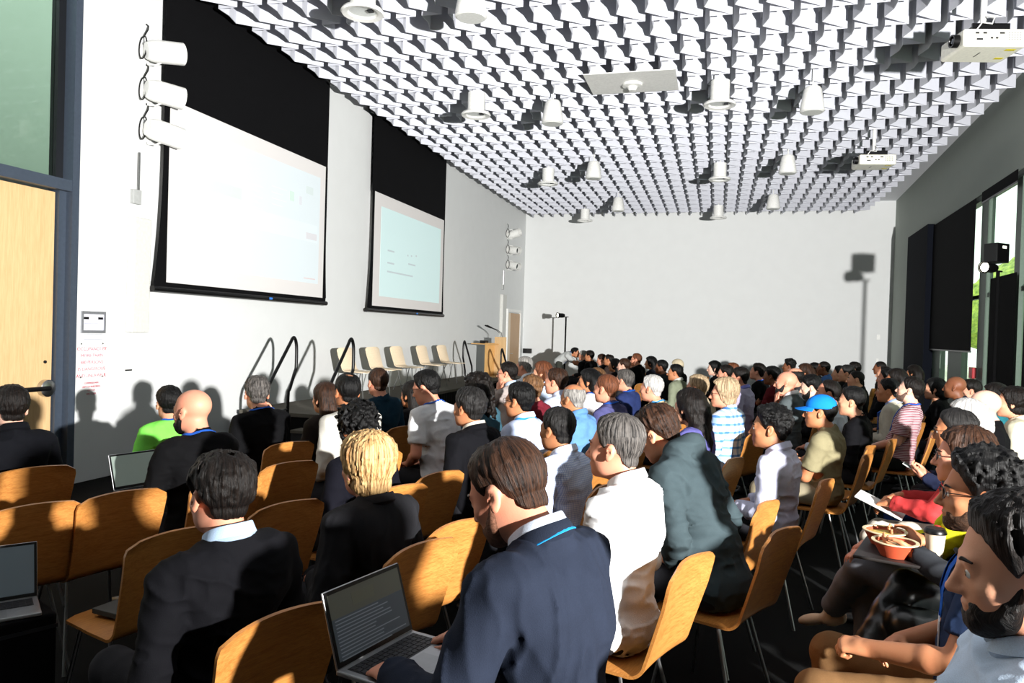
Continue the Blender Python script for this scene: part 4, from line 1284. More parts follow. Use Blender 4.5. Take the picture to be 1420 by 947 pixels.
def projector(u, v, z, w_, rz, label, rodlen=None):
    p = at_z(u, v, z); e = empty('ceiling_projector', p, rz)
    k = w_/.5
    b = MB().box((-.25*k, -.19*k, 0), (.25*k, .19*k, .145*k), bev=.018*k).build('casing', plain('projector_cream', (238, 236, 222), .4), e)
    MB().lathe([(0, 0), (.052*k, 0), (.052*k, .05*k), (.04*k, .05*k), (.034*k, .03*k), (0, .03*k)], 24, TR((-.25*k, -.09*k, .075*k), 0, -PI/2, 0), False).build('lens', M_BLACK, e, True)
    MB().lathe([(0, .031*k), (.03*k, .031*k), (.02*k, .042*k), (0, .045*k)], 20, TR((-.25*k, -.09*k, .075*k), 0, -PI/2, 0), False).build('lens_glass', plain('lens_glass', (70, 80, 90), .05), e, True)
    g = MB()
    for i in range(5):
        for j in range(4): g.box((.10*k+.022*k*i, -.1915*k, .05*k+.018*k*j), (.112*k+.022*k*i, -.189*k, .060*k+.018*k*j))
    g.build('vent_grille', plain('vent_grey', (150, 150, 142)), e)
    g = MB()
    for i, (x, zz, w2) in enumerate([(-.16, .10, .03), (-.10, .10, .03), (-.04, .06, .02), (0, .06, .02), (-.15, .05, .05), (.03, .10, .04)]): g.box((x*k, -.192*k, zz*k), ((x+w2)*k, -.189*k, (zz+.014)*k))
    g.build('socket_panel', M_DARK, e)
    ml = plain('yellow_sticker', (222, 206, 40), .5)
    MB().box((.12*k, -.13*k, -.0012), (.20*k, -.09*k, .001)).build('sticker', ml, e); MB().box((.14*k, .06*k, -.0012), (.21*k, .10*k, .001)).build('sticker', ml, e)
    MB().box((-.05*k, -.05*k, -.001), (-.04*k, .05*k, .001)).build('seam', M_DARK, e)
    m = MB(); m.box((-.15*k, -.12*k, .145*k), (.15*k, -.105*k, .215*k)); m.box((-.15*k, .105*k, .145*k), (.15*k, .12*k, .215*k)); m.box((-.12*k, -.12*k, .205*k), (.12*k, .12*k, .215*k))
    m.build('mounting_bracket', M_BLACK, e)
    MB().tube([(-.13*k, -.15*k, .15*k), (-.10*k, -.17*k, .20*k), (-.02*k, -.17*k, .19*k), (0, -.16*k, .24*k), (0, -.04*k, .30*k)], .007, 6).build('cable', M_WHITEPL, e, True)
    MB().tube([(0, 0, .21*k), (0, 0, ZC-p.z)], .03, 12).build('drop_pole', M_WHITEPL, e, True)
    tag(e, label, 'projector')
projector(1362, 76, 4.72, .62, R(12), 'cream ceiling projector nearest the windows, with yellow stickers')
projector(1211, 232, 4.85, .62, R(8), 'cream ceiling projector farther back, above the audience')

# ------------------------------------------------------------------ stage lights on stands
M_LAMP = emit('lamp_glow', (255, 250, 225), 8.0)
def light_stand(p, ztop, yaw, label, box=False):
    e = empty('stage_light_stand', (p.x, p.y, 0))
    MB().tube([(0, 0, .25), (0, 0, ztop)], .024, 12).build('pole', plain('matt_black', (8, 8, 9), .9, spec=.1), e, True)
    for k in range(3):
        a = k*2*PI/3+.4
        MB().tube([(0, 0, .55), (.45*math.cos(a), .45*math.sin(a), .02)], .014, 8).build('leg', M_BLACK, e, True)
    Mx = Matrix.Translation((0, 0, ztop)) @ Matrix.Rotation(yaw, 4, 'Z') @ Matrix.Scale(.60, 4)
    MB().tube([(-.10, 0, 0), (.14, 0, 0)], .02, 10, M=Mx).build('crossarm', M_BLACK, e, True)
    MB().lathe([(0, 0), (.09, 0), (.11, .10), (.11, .30), (.135, .33), (.135, .40), (.12, .40), (.12, .34), (0, .33)], 24, Mx @ TR((-.12, 0, .06), 0, -PI/2, 0), False).build('lamp_body', M_BLACK, e, True)
    MB().lathe([(0, .335), (.10, .335), (.10, .35), (0, .36)], 20, Mx @ TR((-.12, 0, .06), 0, -PI/2, 0), False).build('lens', M_LAMP, e, True)
    if box:
        MB().box((-.30, -.16, .18), (.14, .16, .62), Mx, .02).build('dimmer_box', M_BLACK, e)
        MB().box((-.12, -.163, .50), (.02, -.16, .56), Mx).build('display', emit('display_white', (240, 240, 220), 1.2), e)
    tag(e, label, 'stage light')
p = on_y(785, 437, 21.4); light_stand(p, p.z-.05, R(45), 'lit stage lamp on a tall black stand before the back wall')
ps = ry(1384, 376, .62); light_stand(Vector((ps.x, ps.y, 0)), ps.z, R(40), 'black stage lamp and box on a tall stand before the windows', True)
# ------------------------------------------------------------------ the audience
import os
DEV = 1.0
SK = {'light': (216, 160, 128), 'pink': (220, 156, 128), 'pale': (230, 186, 164), 'tan': (190, 130, 92), 'olive': (178, 122, 86), 'brown': (124, 78, 52), 'dark': (76, 48, 34)}
HC = {'black': ((14, 13, 13), (4, 4, 4)), 'dark': ((24, 17, 13), (8, 6, 5)), 'brown': ((66, 42, 28), (22, 14, 10)), 'lbrown': ((130, 94, 62), (66, 44, 28)), 'red': ((124, 74, 48), (62, 34, 22)),
      'blond': ((224, 186, 130), (138, 98, 56)), 'sandy': ((196, 172, 138), (120, 98, 74)), 'grey': ((168, 164, 158), (92, 90, 88)), 'silver': ((214, 212, 208), (140, 138, 136)), 'salt': ((104, 99, 95), (26, 25, 25)), 'pepper': ((42, 40, 39), (13, 12, 12))}
HS = {'short': dict(t=.011, top=.008, streak=.0035), 'fade': dict(t=.006, top=.014), 'buzz': dict(t=.004, top=.002, streak=.001), 'thick': dict(t=.014, top=.014, streak=.004), 'messy': dict(t=.016, top=.014, streak=.005, curl=.006, cf=34),
      'curly': dict(t=.014, top=.012, curl=.010, cf=58, streak=0), 'bigcurl': dict(line='woman', t=.026, top=.014, curl=.016, cf=46, streak=0), 'wavy': dict(t=.014, top=.010, streak=.004, curl=.004, cf=30, back=.004),
      'long': dict(line='woman', t=.012, top=.008, long=.24), 'longwave': dict(line='woman', t=.015, top=.010, long=.27, wave=1.0, streak=.004), 'longcurl': dict(line='woman', t=.024, top=.010, long=.20, wave=.8, curl=.014, cf=48, width=.10),
      'bob': dict(line='woman', t=.014, top=.012, long=.07, width=.088), 'pixie': dict(line='woman', t=.020, top=.018, back=.010, streak=.005, lift=.02), 'bun': dict(line='woman', t=.008, top=.004, bun=1), 'tail': dict(line='woman', t=.008, top=.004, tail=1),
      'thin': dict(t=.009, top=.004, bald=.78, streak=.003), 'crown': dict(line='recede', t=.008, top=.002, bald=1.05), 'ring': dict(line='recede', t=.009, top=0, bald=1.62, bl=1.25, by=.03), 'recede': dict(line='recede', t=.007, top=.004), 'bald': None}
def cmat(spec):
    """cloth material from (r,g,b) or a ready name"""
    if isinstance(spec, str): return MATS[spec]
    return fabric('cloth_%d_%d_%d' % tuple(spec), spec)
stripes('burgundy_stripe', (142, 74, 84), (206, 188, 192), 62.0, 2, .52)
stripes('blue_plaid', (236, 240, 244), (120, 164, 214), 14.0, 2, .72, 14.0, (176, 204, 234))
stripes('gingham', (226, 232, 246), (196, 208, 236), 90.0, 2, .5, 90.0, (214, 222, 242))
M_LANY = fabric('blue_lanyard', (34, 92, 190), .6, .1); M_LCY = fabric('cyan_lanyard', (40, 150, 220), .6, .1)
M_SHOE = plain('black_leather', (20, 19, 19), .4)
_n = fabric('black_nylon', (16, 19, 19), .32, .05, spec=.7)
ALLP = {}
def ring_pts(p, r, back, front, up, a0, a1, n=22):
    out = []
    for i in range(n+1):
        t = a0+(a1-a0)*i/n
        k = (1-math.cos(t))/2        # 0 behind, 1 in front
        out.append(p.neck+p.RC @ Vector((r*math.sin(t), -.010-r*math.cos(t)*(1.0), up*(1-k)+(-front)*k)))
    return out
def collar(p, m, e, r1=.064, h=.064, w=.036, name='collar', open_=.35, flare=.012):
    """a folded collar band about the neck"""
    n = 36; vs = []
    ax = p.RC @ Vector((0, .16, 1)); ax.normalize()
    xx = p.RC @ Vector((1, 0, 0)); yy = ax.cross(xx)
    for i in range(n+1):
        t = -PI+open_+(2*PI-2*open_)*i/n; k = (1-math.cos(t))/2
        for (r, z) in ((r1+.003, h-w-.014), (r1, h-.003), (r1+.003, h), (r1+.007, h-.002), (r1+flare+.004, h-w), (r1+flare+.001, h-w-.002), (r1+.006, h-w-.012)):
            vs.append(p.neck+xx*(r*math.sin(t)*(1+.10*k))-yy*(r*math.cos(t)*1.03)+p.RC @ Vector((0, -.010+.010*k, 0))+ax*(z-.046*k*k))
    fs = []; q = 7
    for i in range(n):
        for j in range(q):
            a, b = i*q+j, i*q+(j+1) % q; fs.append((a, b, b+q, a+q))
    fs += [tuple(range(q)), tuple(n*q+j for j in range(q))[::-1]]
    return MB().add(vs, fs).build(name, m, e, True, 60)
def strap(pts, m, e, name='lanyard', w=.008, norm=None):
    """flat ribbon along pts"""
    n = len(pts); vs = []
    for i, p in enumerate(pts):
        a = pts[max(i-1, 0)]; b = pts[min(i+1, n-1)]; t = (b-a).normalized()
        o = (p-norm); o = (o-t*o.dot(t)).normalized(); s = t.cross(o)
        for (x, y) in ((-w, 0), (w, 0), (w, .002), (-w, .002)): vs.append(p+s*x+o*y)
    fs = []
    for i in range(n-1):
        for j in range(4): fs.append((i*4+j, i*4+(j+1) % 4, i*4+4+(j+1) % 4, i*4+4+j))
    fs += [(0, 1, 2, 3), tuple((n-1)*4+j for j in (3, 2, 1, 0))]
    return MB().add(vs, fs).build(name, m, e, True, 50)
def lanyard(p, m, e, g=.03, badge=True, r=.078, cloth=None):
    if cloth is None: r = .082
    pts = ring_pts(p, r, 0, .035, .030 if cloth is not None else .034, -2.5, 2.5)
    tip = p.chest+p.RC @ Vector((0, .118+g*.6, -.10))
    side = lambda s: [p.chest+p.RC @ Vector((s*.05, .112+g*.55, .085)), p.chest+p.RC @ Vector((s*.028, .118+g*.6, .0)), tip]
    full = side(-1)[::-1]+pts+side(1)
    d = []
    for i in range(len(full)-1):
        for k in range(2): d.append(full[i].lerp(full[i+1], k/2))
    d.append(full[-1])
    if cloth is not None:
        from mathutils.bvhtree import BVHTree
        bv = BVHTree.FromPolygons([v.co for v in cloth.vertices], [tuple(f.vertices) for f in cloth.polygons])
        q = []
        for a in d:
            h = bv.find_nearest(a+Vector((0, 0, .012)))
            q.append(h[0]+h[1]*.004 if h[0] is not None else a)
        d = q
        tip = d[-1]
    strap(d, m, e, 'lanyard', .009, p.neck+p.RC @ Vector((0, -.01, -.10)))
    if badge:
        Mx = Matrix.Translation(tip) @ p.RC.to_4x4()
        MB().box((-.045, .0, -.13), (.045, .004, -.005), Mx, .0).build('badge', plain('badge_card', (226, 232, 240), .4), e)
def specs(p, m, e):
    def W(q): return p.hc+p.HR @ (Vector(q)*HEAD)
    g = MB()
    for s in (-1, 1):
        g.tube([W((s*.033+.021*math.cos(a), .101-.004*abs(math.cos(a)), .002+.017*math.sin(a))) for a in np.linspace(0, 2*PI, 18)[:-1]], .0018, 6, closed=True)
        g.tube([W((s*.054, .095, .006)), W((s*.076, .06, .008)), W((s*.082, .0, .004)), W((s*.080, -.022, -.014))], .0018, 6)
    g.tube([W((-.013, .103, .006)), W((0, .108, .008)), W((.013, .103, .006))], .0018, 6)
    g.build('glasses', m, e, True)
def face_bits(p, hm, e, skin):
    def W(q): return p.hc+p.HR @ (Vector(q)*HEAD)
    for s in (-1, 1):
        b = MB().tube([W((s*.014, .0935, .0215)), W((s*.030, .0935, .0265)), W((s*.048, .081, .022))], [.0035, .0042, .002], 6); b.build('eyebrow', hm, e, True)
        c = W((s*.031, .0805, -.0005))
        ey = MB().lathe([(.0117*math.sin(a), -.0117*math.cos(a)) for a in np.linspace(0.02, PI-.02, 10)], 14, Matrix.Translation(c), False).build('eye', plain('eye_white', (226, 222, 214), .2), e, True)
        Mx = Matrix.Translation(c) @ (p.HR @ rotm(-PI/2, 0, 0)).to_4x4()
        MB().lathe([(0, .0122), (.0055, .0112), (.0052, .0108)], 12, Mx, False).build('iris', plain('iris_brown', (40, 26, 18), .15), ey, True)
def person(u, v, label, c=None, z=None, turn=0, hair='short', hc='dark', skin='light', top=(40, 42, 48), sleeve='long', legs=(38, 38, 42), col=None, lany=None, glasses=None, beard=None,
           face=False, res=.009, jacket=False, hood=False, belly=0.0, fem=0.0, amp=.004, seat=True, htop=.124, name=None, wide=None, fat=1.0, hst=None, kneeres=None, badge=True, stand=False, chair_label=None,
           seed=None, hat=None, vneck=0.0, shoe=None, neckr=None, ch=True, lres=None, at=None, lpose='sit', cshift=.03, **pk):
    T = Vector(at) if at is not None else on_row(u, v, c) if c is not None else on_z(u, v, z)
    rz = R(70)+R(turn)
    wide = wide if wide is not None else (.93 if fem else 1.0)
    dz = 0.0
    for _ in range(5):
        p = Pose(dz=dz, wide=wide, stand=stand, legs=lpose, **pk)
        t = p.hc+p.HR @ Vector((0, -.012, htop*HEAD))
        dz = max(-.14, min(.22, dz+(T.z-t.z)))
    p = Pose(dz=dz, wide=wide, stand=stand, legs=lpose, **pk)
    t = p.hc+p.HR @ Vector((0, -.012, htop*HEAD))
    off = Matrix.Rotation(rz, 3, 'Z') @ Vector((t.x, t.y, 0))
    e = empty('person', (T.x-off.x, T.y-off.y, 0), rz)
    if abs(t.z-T.z) > .02: print('HEIGHT', label[:40], round(t.z, 2), round(T.z, 2))
    seed = seed or (abs(hash((u, v))) % 97)+1
    r = res*DEV
    sm = skin_mat('skin_'+skin, SK[skin])
    obj('body', body_mesh('body', p, r, sleeve, fem, fat=fat), sm, e)
    tm = cmat(top)
    g = .010 if not jacket else .016
    nr = neckr or (.063 if not jacket else .069)
    cloth = top_mesh('shirt', p, r*1.05, sleeve, g, belly, fem, seed, amp*(2.1 if not jacket else 1.6), nr, hood=hood, vneck=vneck, pad=1 if jacket else 0, ff=(13, 11, 5) if jacket else (7, 7, 13))
    obj('jacket' if jacket else 'shirt', cloth, tm, e)
    lr = lres or max(r, .011)
    obj('trousers', trouser_mesh('trousers', p, lr, seed=seed+2, stand=stand), cmat(legs), e)
    for s in (-1, 1): obj('shoe', shoe_mesh('shoe', p, s, max(r, .009)), shoe or M_SHOE, e)
    hcol = HC[hc]
    hm = hair_mat('hair_'+hc, hcol[0], hcol[1])
    st = HS[hair]
    if st is not None:
        st = dict(st); st.update(hst or {})
        obj('hair', hair_mesh('hair', p, st, max(.0042, r*.72), seed, fat), hm, e)
    if hat: hat(p, e)
    if col is not None: collar(p, cmat(col), e)
    if jacket: collar(p, tm, e, .072, .044, .032, open_=.75, flare=.014)
    if lany is not None: lanyard(p, M_LCY if lany == 'c' else M_LANY, e, .035 if jacket else .022, badge, .080 if col is None else .088, None if jacket else cloth)
    if glasses: specs(p, M_BLACK, e)
    if beard:
        bt = .007 if beard is True else beard
        obj('beard', beard_mesh('beard', p, max(.004, r*.7), bt, seed, fat=fat), hm if bt > .0045 else hair_mat('stubble_'+hc, tuple(.55*a+.45*b for a, b in zip(hcol[0], SK[skin])), tuple(.7*a+.3*b for a, b in zip(hcol[0], SK[skin])), .6, 40, 40, .2), e)
    if face: face_bits(p, hm, e, sm)
    tag(e, label, 'person')
    e['seat_rz'] = rz
    if seat and not stand:
        b = e.location
        SEATS.append((b.x, b.y, rz, chair_label or label, cshift))
    if name: ALLP[name] = (e, p)
    return e, p
SEATS = []
def cap_hat(p, e):
    me_r = .005
    pr = [Ell((0, -.012, .045), (.090, .108, .088))]
    def post(f):
        f.apply(lambda P, D: np.maximum(D, (.030+.10*np.maximum(P[..., 1], 0)*0)-P[..., 2]+.25*P[..., 1]*0))
        f.sub(Ell((0, -.012, .030), (.083, .101, .080)), .004)
        f.sub(Cone((0, -.13, .045), (0, -.09, .050), .022, .022), .004)
    HRn = np.array(p.HR, np.float32)
    me = solid('cap', pr, me_r, post=post)
    def mv(me):
        V = np.empty(len(me.vertices)*3, np.float32); me.vertices.foreach_get('co', V)
        V = (V.reshape(-1, 3)*HEAD)@HRn.T+npv(p.hc); me.vertices.foreach_set('co', V.ravel()); me.update(); return me
    m = fabric('bright_blue_cap', (24, 128, 226), .8, .15)
    c = obj('cap', mv(me), m, e)
    vs = []; n = 14
    for i in range(n+1):
        a = -1.15+2.3*i/n
        for rr_, zz in ((.0, 0), (1.0, -.018)):
            for th in (0, .004):
                vs.append(Vector(((.085+.012*rr_)*math.sin(a), -.012+(.100+.085*rr_*math.cos(a*.9))*math.cos(a)*1.0, .036+zz*rr_+th-.012*abs(math.sin(a))*rr_)))
    fs = []
    for i in range(n):
        b = i*4; fs += [(b, b+4, b+6, b+2), (b+1, b+3, b+7, b+5), (b+2, b+6, b+7, b+3), (b, b+1, b+5, b+4)]
    fs += [(0, 2, 3, 1), (n*4, n*4+1, n*4+3, n*4+2)]
    MB().add([p.hc+p.HR @ (v*HEAD) for v in vs], fs).build('brim', m, c, True)
def beanie(p, e):
    pr = [Ell((0, -.012, .045), (.096, .116, .100)), Ell((0, -.05, .0), (.085, .07, .07))]
    def post(f):
        f.apply(lambda P, D: np.maximum(D, (.6*P[..., 1]+.012)-P[..., 2]))
        f.wrinkle(fold_noise(4, .004, (20, 20, 20)))
    me = solid('hat', pr, .007, post=post)
    HRn = np.array(p.HR, np.float32)
    V = np.empty(len(me.vertices)*3, np.float32); me.vertices.foreach_get('co', V)
    V = (V.reshape(-1, 3)*HEAD)@HRn.T+npv(p.hc); me.vertices.foreach_set('co', V.ravel()); me.update()
    obj('hat', me, fabric('beige_knit', (200, 186, 158), .9, .4, 90), e)
BLK = (10, 10, 12); WHT = (226, 228, 234); NAVY = (28, 36, 60)

# ---- nearest rows (row one passes the photographer's right hand)
person(684, 612, 'person in a navy suit jacket with head bowed over a laptop on their lap', 1.16, fat=1.05, wide=1.08, hair='recede', hst=dict(line='short', t=.008, top=.008, bald=.62, by=.03), hc='brown', skin='pink', top=(34, 40, 54), jacket=True, amp=.0055, lean=.16, slump=.16, hp=-.42, hy=.06,
       arms=(((-.22, .37, .835), (.35, .95, -.12), (.1, -.15, -1), .42), ((.10, .37, .835), (-.30, .95, -.12), (0, -.15, -1), .40)), legs=(30, 36, 52), col=(206, 216, 230), lany='c', beard=.004, face=True, res=.0062, name='navy', badge=False, htop=.128)
person(858, 575, 'person in a bright white shirt sitting upright beside the navy suit jacket', 1.38, hair='fade', hst=dict(t=.006, top=.018, streak=.003), hc='salt', skin='pink', top=(232, 232, 232), col=(232, 232, 232), arms='lap', res=.0066, hy=.10, face=True, htop=.132, amp=.006, wide=1.05, name='white')
person(897, 565, 'person in a dark slate jacket leaning far forward with head down', 1.60, turn=-6, hair='messy', hc='brown', skin='light', top=(58, 70, 74), hood=True, lean=.34, slump=.30, hp=-.45, hy=.05, arms='lap', res=.0066, amp=.005, htop=.138, belly=.03, wide=1.14, neckr=.070)
person(1071, 562, 'person in a pale lavender shirt with dark curls, in front of the blue cap', 1.36, hair='curly', hst=dict(t=.020, top=.016), hc='black', skin='olive', top=(206, 208, 230), col=(206, 208, 230), arms='lap', res=.0068, hy=.22, face=True, htop=.140, amp=.005)
person(1140, 546, 'person wearing a bright blue cap and an olive-beige T-shirt, arms folded', 1.36, hair='short', hst=dict(t=.007, top=0, back=.006, streak=.001), hc='black', skin='tan', top=(140, 132, 102), sleeve='short', arms='fold', res=.0075, hy=.16, face=True, htop=.136, hat=cap_hat, legs=(150, 140, 116))
person(1183, 536, 'person in a black shirt sitting behind the blue cap wearer', 1.36, hair='fade', hst=dict(t=.005, top=.020), hc='black', skin='light', top=(14, 14, 17), arms='lap', res=.0078, hy=.12, face=True, htop=.134)
person(1268, 523, 'person in a burgundy striped polo shirt with a blue lanyard and badge', z=1.37, hair='short', hst=dict(t=.011, top=.010), hc='dark', skin='pale', top='burgundy_stripe', sleeve='short', arms=('clasp', 'clasp'), res=.0078, hp=.16, slump=.0, lean=-.12, face=True, lany='b', htop=.130, beard=.004, legs=(30, 34, 32), belly=.03)
# ---- row two
person(308, 628, 'person in a black sweater with a light blue shirt collar, head slightly bowed', 2.12, fat=1.03, hair='wavy', hst=dict(bald=.52, by=-.01), hc='dark', skin='pink', top=(12, 12, 16), col=(176, 200, 226), arms='lap', res=.0064, hy=-.12, hp=-.12, hr=.05, htop=.130, amp=.005, wide=1.05)
person(510, 601, 'person with short blond hair in a charcoal blazer', 2.27, hair='pixie', hc='blond', skin='pink', top=(32, 32, 35), jacket=True, arms='lap', res=.0064, hy=-.14, htop=.140, fem=.8, amp=.005, wide=.97)
person(775, 565, 'person in a pale blue gingham shirt with greying black hair', 2.27, hair='short', hst=dict(t=.009, top=.008), hc='pepper', skin='olive', top='gingham', col=(222, 228, 244), arms='lap', res=.0068, hy=-.20, htop=.128, amp=.005)
person(958, 539, 'person with long wavy brown hair in a dusky violet top', 2.05, hair='longwave', hc='dark', skin='light', top=(92, 90, 150), arms='lap', res=.0075, hy=-.2, htop=.132, fem=.8)
person(968, 520, 'older person in a plain tan shirt behind the long wavy brown hair', 2.90, hair='thick', hc='sandy', skin='pink', top=(180, 166, 140), arms='lap', res=.008, htop=.134, wide=1.0)
person(1005, 525, 'person in a white and blue plaid shirt turning to listen', 2.38, turn=-8, hair='pixie', hc='sandy', skin='pink', top='blue_plaid', arms='lap', res=.008, htop=.138, fem=.6, hy=.5, glasses=True)
person(1092, 515, 'person in a grey cardigan over a white shirt with bare shaved head', 2.20, hair='bald', hc='pepper', skin='pink', top=(84, 92, 94), col=(232, 234, 236), arms='chin', res=.008, htop=.118, hy=.2, beard=.007, face=True)
person(1122, 520, 'person in black leaning with chin down beside the grey cardigan', 2.16, hair='thick', hc='black', skin='pale', top=(20, 20, 23), arms='lap', res=.008, htop=.136, hy=.3, hp=-.2, beard=.005, face=True)
person(1150, 527, 'person in a white shirt directly behind the blue cap', 1.70, hair='recede', hst=dict(t=.011), hc='dark', skin='pink', top=(214, 222, 236), arms='lap', res=.0085, htop=.126, hy=.3, face=True)
person(1188, 514, 'person with buzz-cut hair in a black jacket looking towards the stage', 2.14, hair='buzz', hc='dark', skin='light', top=(20, 22, 24), arms='lap', res=.0085, htop=.122, hy=.3, face=True)
person(1233, 525, 'person in a cream blazer with a patterned scarf', 1.34, hair='short', hc='black', skin='tan', top=(206, 200, 182), jacket=True, arms='lap', res=.0085, htop=.128, hy=.15, face=True, col=(150, 170, 214), lany='b')
# ---- row three
person(268, 540, 'bald person with a dark beard in a black sweater and blue lanyard', 3.92, fat=1.10, hair='bald', hc='black', skin='pink', top=(10, 10, 12), arms='type', res=.0072, hy=.30, hp=-.06, htop=.118, beard=.010, lany='b', face=True, badge=False, name='baldy', wide=1.05)
person(495, 556, 'person with black ringlets in a dark navy jacket in front of the blond hair', 3.10, hair='bigcurl', hst=dict(t=.022, curl=.020), hc='black', skin='brown', top=(14, 14, 22), arms='lap', res=.0075, htop=.146, hy=-.1, hp=-.1)
person(652, 538, 'person in a dark suit with wavy greying hair', 3.10, hair='wavy', hst=dict(t=.018, bald=.35), hc='pepper', skin='tan', top=(15, 15, 19), jacket=True, col=(214, 206, 190), arms='lap', res=.0075, htop=.134, hy=-.05)
person(722, 530, 'person in a light blue shirt under a navy sweater with thick black hair', 3.15, hair='thick', hc='black', skin='tan', top=(186, 198, 226), col=(206, 216, 236), arms='lap', res=.0075, htop=.138, lany='c', glasses=True, hy=.05, badge=False)
person(795, 532, 'person with a bald crown and grey fringe in a denim-blue shirt', 3.10, hair='ring', hc='grey', skin='tan', top=(96, 140, 190), col=(96, 140, 190), arms='lap', res=.0078, htop=.122, hy=-.15, hp=-.05)
person(842, 519, 'person in a slate-violet shirt with cropped auburn hair and a blue lanyard', 3.10, hair='buzz', hst=dict(t=.007, top=.006), hc='red', skin='pink', top=(78, 78, 122), arms='lap', res=.0078, htop=.126, lany='b', badge=False, hy=-.05)
person(905, 520, 'person with silver hair in a tan shirt and cyan lanyard', 3.10, hair='thick', hst=dict(t=.011, top=.010), hc='silver', skin='pink', top=(190, 166, 128), arms='lap', res=.0078, htop=.132, lany='c', badge=False, wide=1.05)
person(1027, 509, 'person in a lavender shirt with glasses and a dark fade haircut', 3.05, hair='fade', hst=dict(t=.005, top=.020), hc='dark', skin='pink', top=(172, 164, 192), col=(128, 132, 206), arms='lap', res=.009, htop=.136, hy=.2, glasses=True, face=True)
person(1053, 504, 'person in a black suit looking up, against the pale back wall', 3.6, hair='thick', hc='dark', skin='pink', top=BLK, arms='lap', res=.010, htop=.134, hy=.1, hp=.12, lany='b')
person(1071, 508, 'person in a deep maroon top with cropped black hair', 3.15, hair='thick', hst=dict(t=.018), hc='black', skin='brown', top=(92, 26, 32), arms='fold', res=.010, htop=.138, fem=.7, hy=.1)
person(1103, 510, 'person in grey with a shiny bald crown behind the shaved head', 2.55, hair='ring', hc='dark', skin='pink', top=(60, 62, 66), arms='lap', res=.011, htop=.120, hy=.3)
person(1117, 504, 'person in dark green with brown hair, before the back wall', 3.0, hair='bob', hc='brown', skin='tan', top=(40, 46, 40), arms='lap', res=.011, htop=.134, fem=.6, hy=.2)
person(1130, 503, 'person in black with black hair next to the mid-blue shirt', 3.62, hair='thick', hc='black', skin='brown', top=BLK, arms='lap', res=.011, htop=.134, hy=.2)
person(1143, 501, 'person in a mid-blue shirt with close-cropped hair in the far rows', 3.12, hair='buzz', hc='dark', skin='brown', top=(70, 104, 160), arms='lap', res=.010, htop=.122, hy=.25, wide=1.08)
person(1165, 507, 'person in black with one hand at the mouth, right of the mid-blue shirt', 2.72, hair='short', hc='black', skin='light', top=BLK, arms=('lap', 'chin'), res=.011, htop=.128, hy=.2)
person(1175, 506, 'person in charcoal with greying temples, in front of the hand-at-mouth sitter', 2.42, hair='short', hc='pepper', skin='light', top=(34, 34, 38), arms='lap', res=.011, htop=.128, hy=.2)
person(1185, 502, 'person in black with a round dark haircut near the black panels', 2.8, hair='thick', hc='dark', skin='light', top=BLK, arms='lap', res=.011, htop=.134, hy=.2)
person(1221, 501, 'person in brown with cropped dark hair nearest the back corner', 2.45, hair='buzz', hc='dark', skin='brown', top=(60, 50, 44), arms='lap', res=.011, htop=.122, hy=.1)
person(1227, 508, 'person in dark grey with receding hair by the back corner', 2.05, hair='recede', hc='dark', skin='light', top=(44, 46, 50), arms='lap', res=.011, htop=.124, hy=.1)
person(1231, 511, 'person in a black top in profile behind the cream blazer', 1.65, hair='short', hc='black', skin='pink', top=(20, 20, 24), arms='chin', res=.010, htop=.128, hy=.15, face=True)
person(1244, 511, 'person in dark brown with shoulder-length hair behind the cream blazer', 1.42, hair='bob', hc='dark', skin='tan', top=(52, 44, 40), arms='lap', res=.010, htop=.134, fem=.7, hy=.1)
person(1268, 506, 'person in black in the shade at the foot of the navy pier', 1.75, hair='bob', hc='dark', skin='tan', top=(16, 16, 18), arms='lap', res=.011, htop=.134, fem=.6, hy=-.3)
# ---- row four and beyond, towards the stage
person(15, 534, 'person in a black shirt in front of the oak door', 4.9, hair='thick', hst=dict(t=.012, top=.012), hc='dark', skin='pale', top=(12, 13, 18), col=(12, 13, 18), arms='lap', res=.0078, htop=.134, hy=-.1, hp=-.05)
person(452, 530, 'person with long brown hair at the corner of the stage', 4.75, hair='long', hc='brown', skin='light', top=(40, 34, 30), arms='lap', res=.009, htop=.130, fem=.8)
person(483, 517, 'person in a light grey blazer with thinning black hair', 3.95, hair='thin', hst=dict(bald=.62), hc='black', skin='tan', top=(196, 193, 184), jacket=True, arms='lap', res=.0078, htop=.128, hy=-.35, wide=1.05)
person(587, 514, 'person in a bright white T-shirt with black hair and blue lanyard', 3.95, hair='thick', hst=dict(t=.011, top=.012), hc='black', skin='pink', top=(236, 236, 238), sleeve='short', arms='lap', res=.0078, htop=.132, hy=.30, hp=-.25, lean=.10, lany='b', badge=False, glasses=True)
person(663, 516, 'person with long dark curls in a teal top', 3.95, hair='longcurl', hc='dark', skin='tan', top=(58, 92, 106), arms='lap', res=.008, htop=.146, fem=.8)
person(738, 520, 'person in a burgundy sweater with tousled light brown hair', 3.95, hair='messy', hst=dict(t=.012), hc='lbrown', skin='pink', top=(112, 34, 46), arms='lap', res=.009, htop=.136)
person(772, 511, 'person in a pale blue shirt with brown hair, ear towards the aisle', 3.95, hair='wavy', hc='brown', skin='pink', top=(196, 208, 232), col=(196, 208, 232), arms='lap', res=.009, htop=.132, hy=.2)
person(818, 511, 'person with black hair in a white blouse', 3.95, hair='bob', hst=dict(t=.012, long=.05), hc='black', skin='tan', top=(230, 226, 230), arms='lap', res=.009, htop=.134, fem=.6, hy=.35, lany='b', badge=False)
person(867, 512, 'person with grey-black hair in a navy polo and blue lanyard', 3.95, hair='short', hst=dict(t=.011, top=.010), hc='salt', skin='pink', top=(40, 52, 96), arms=('lap', 'lap'), res=.009, htop=.130, lany='b', badge=False, hy=-.05)
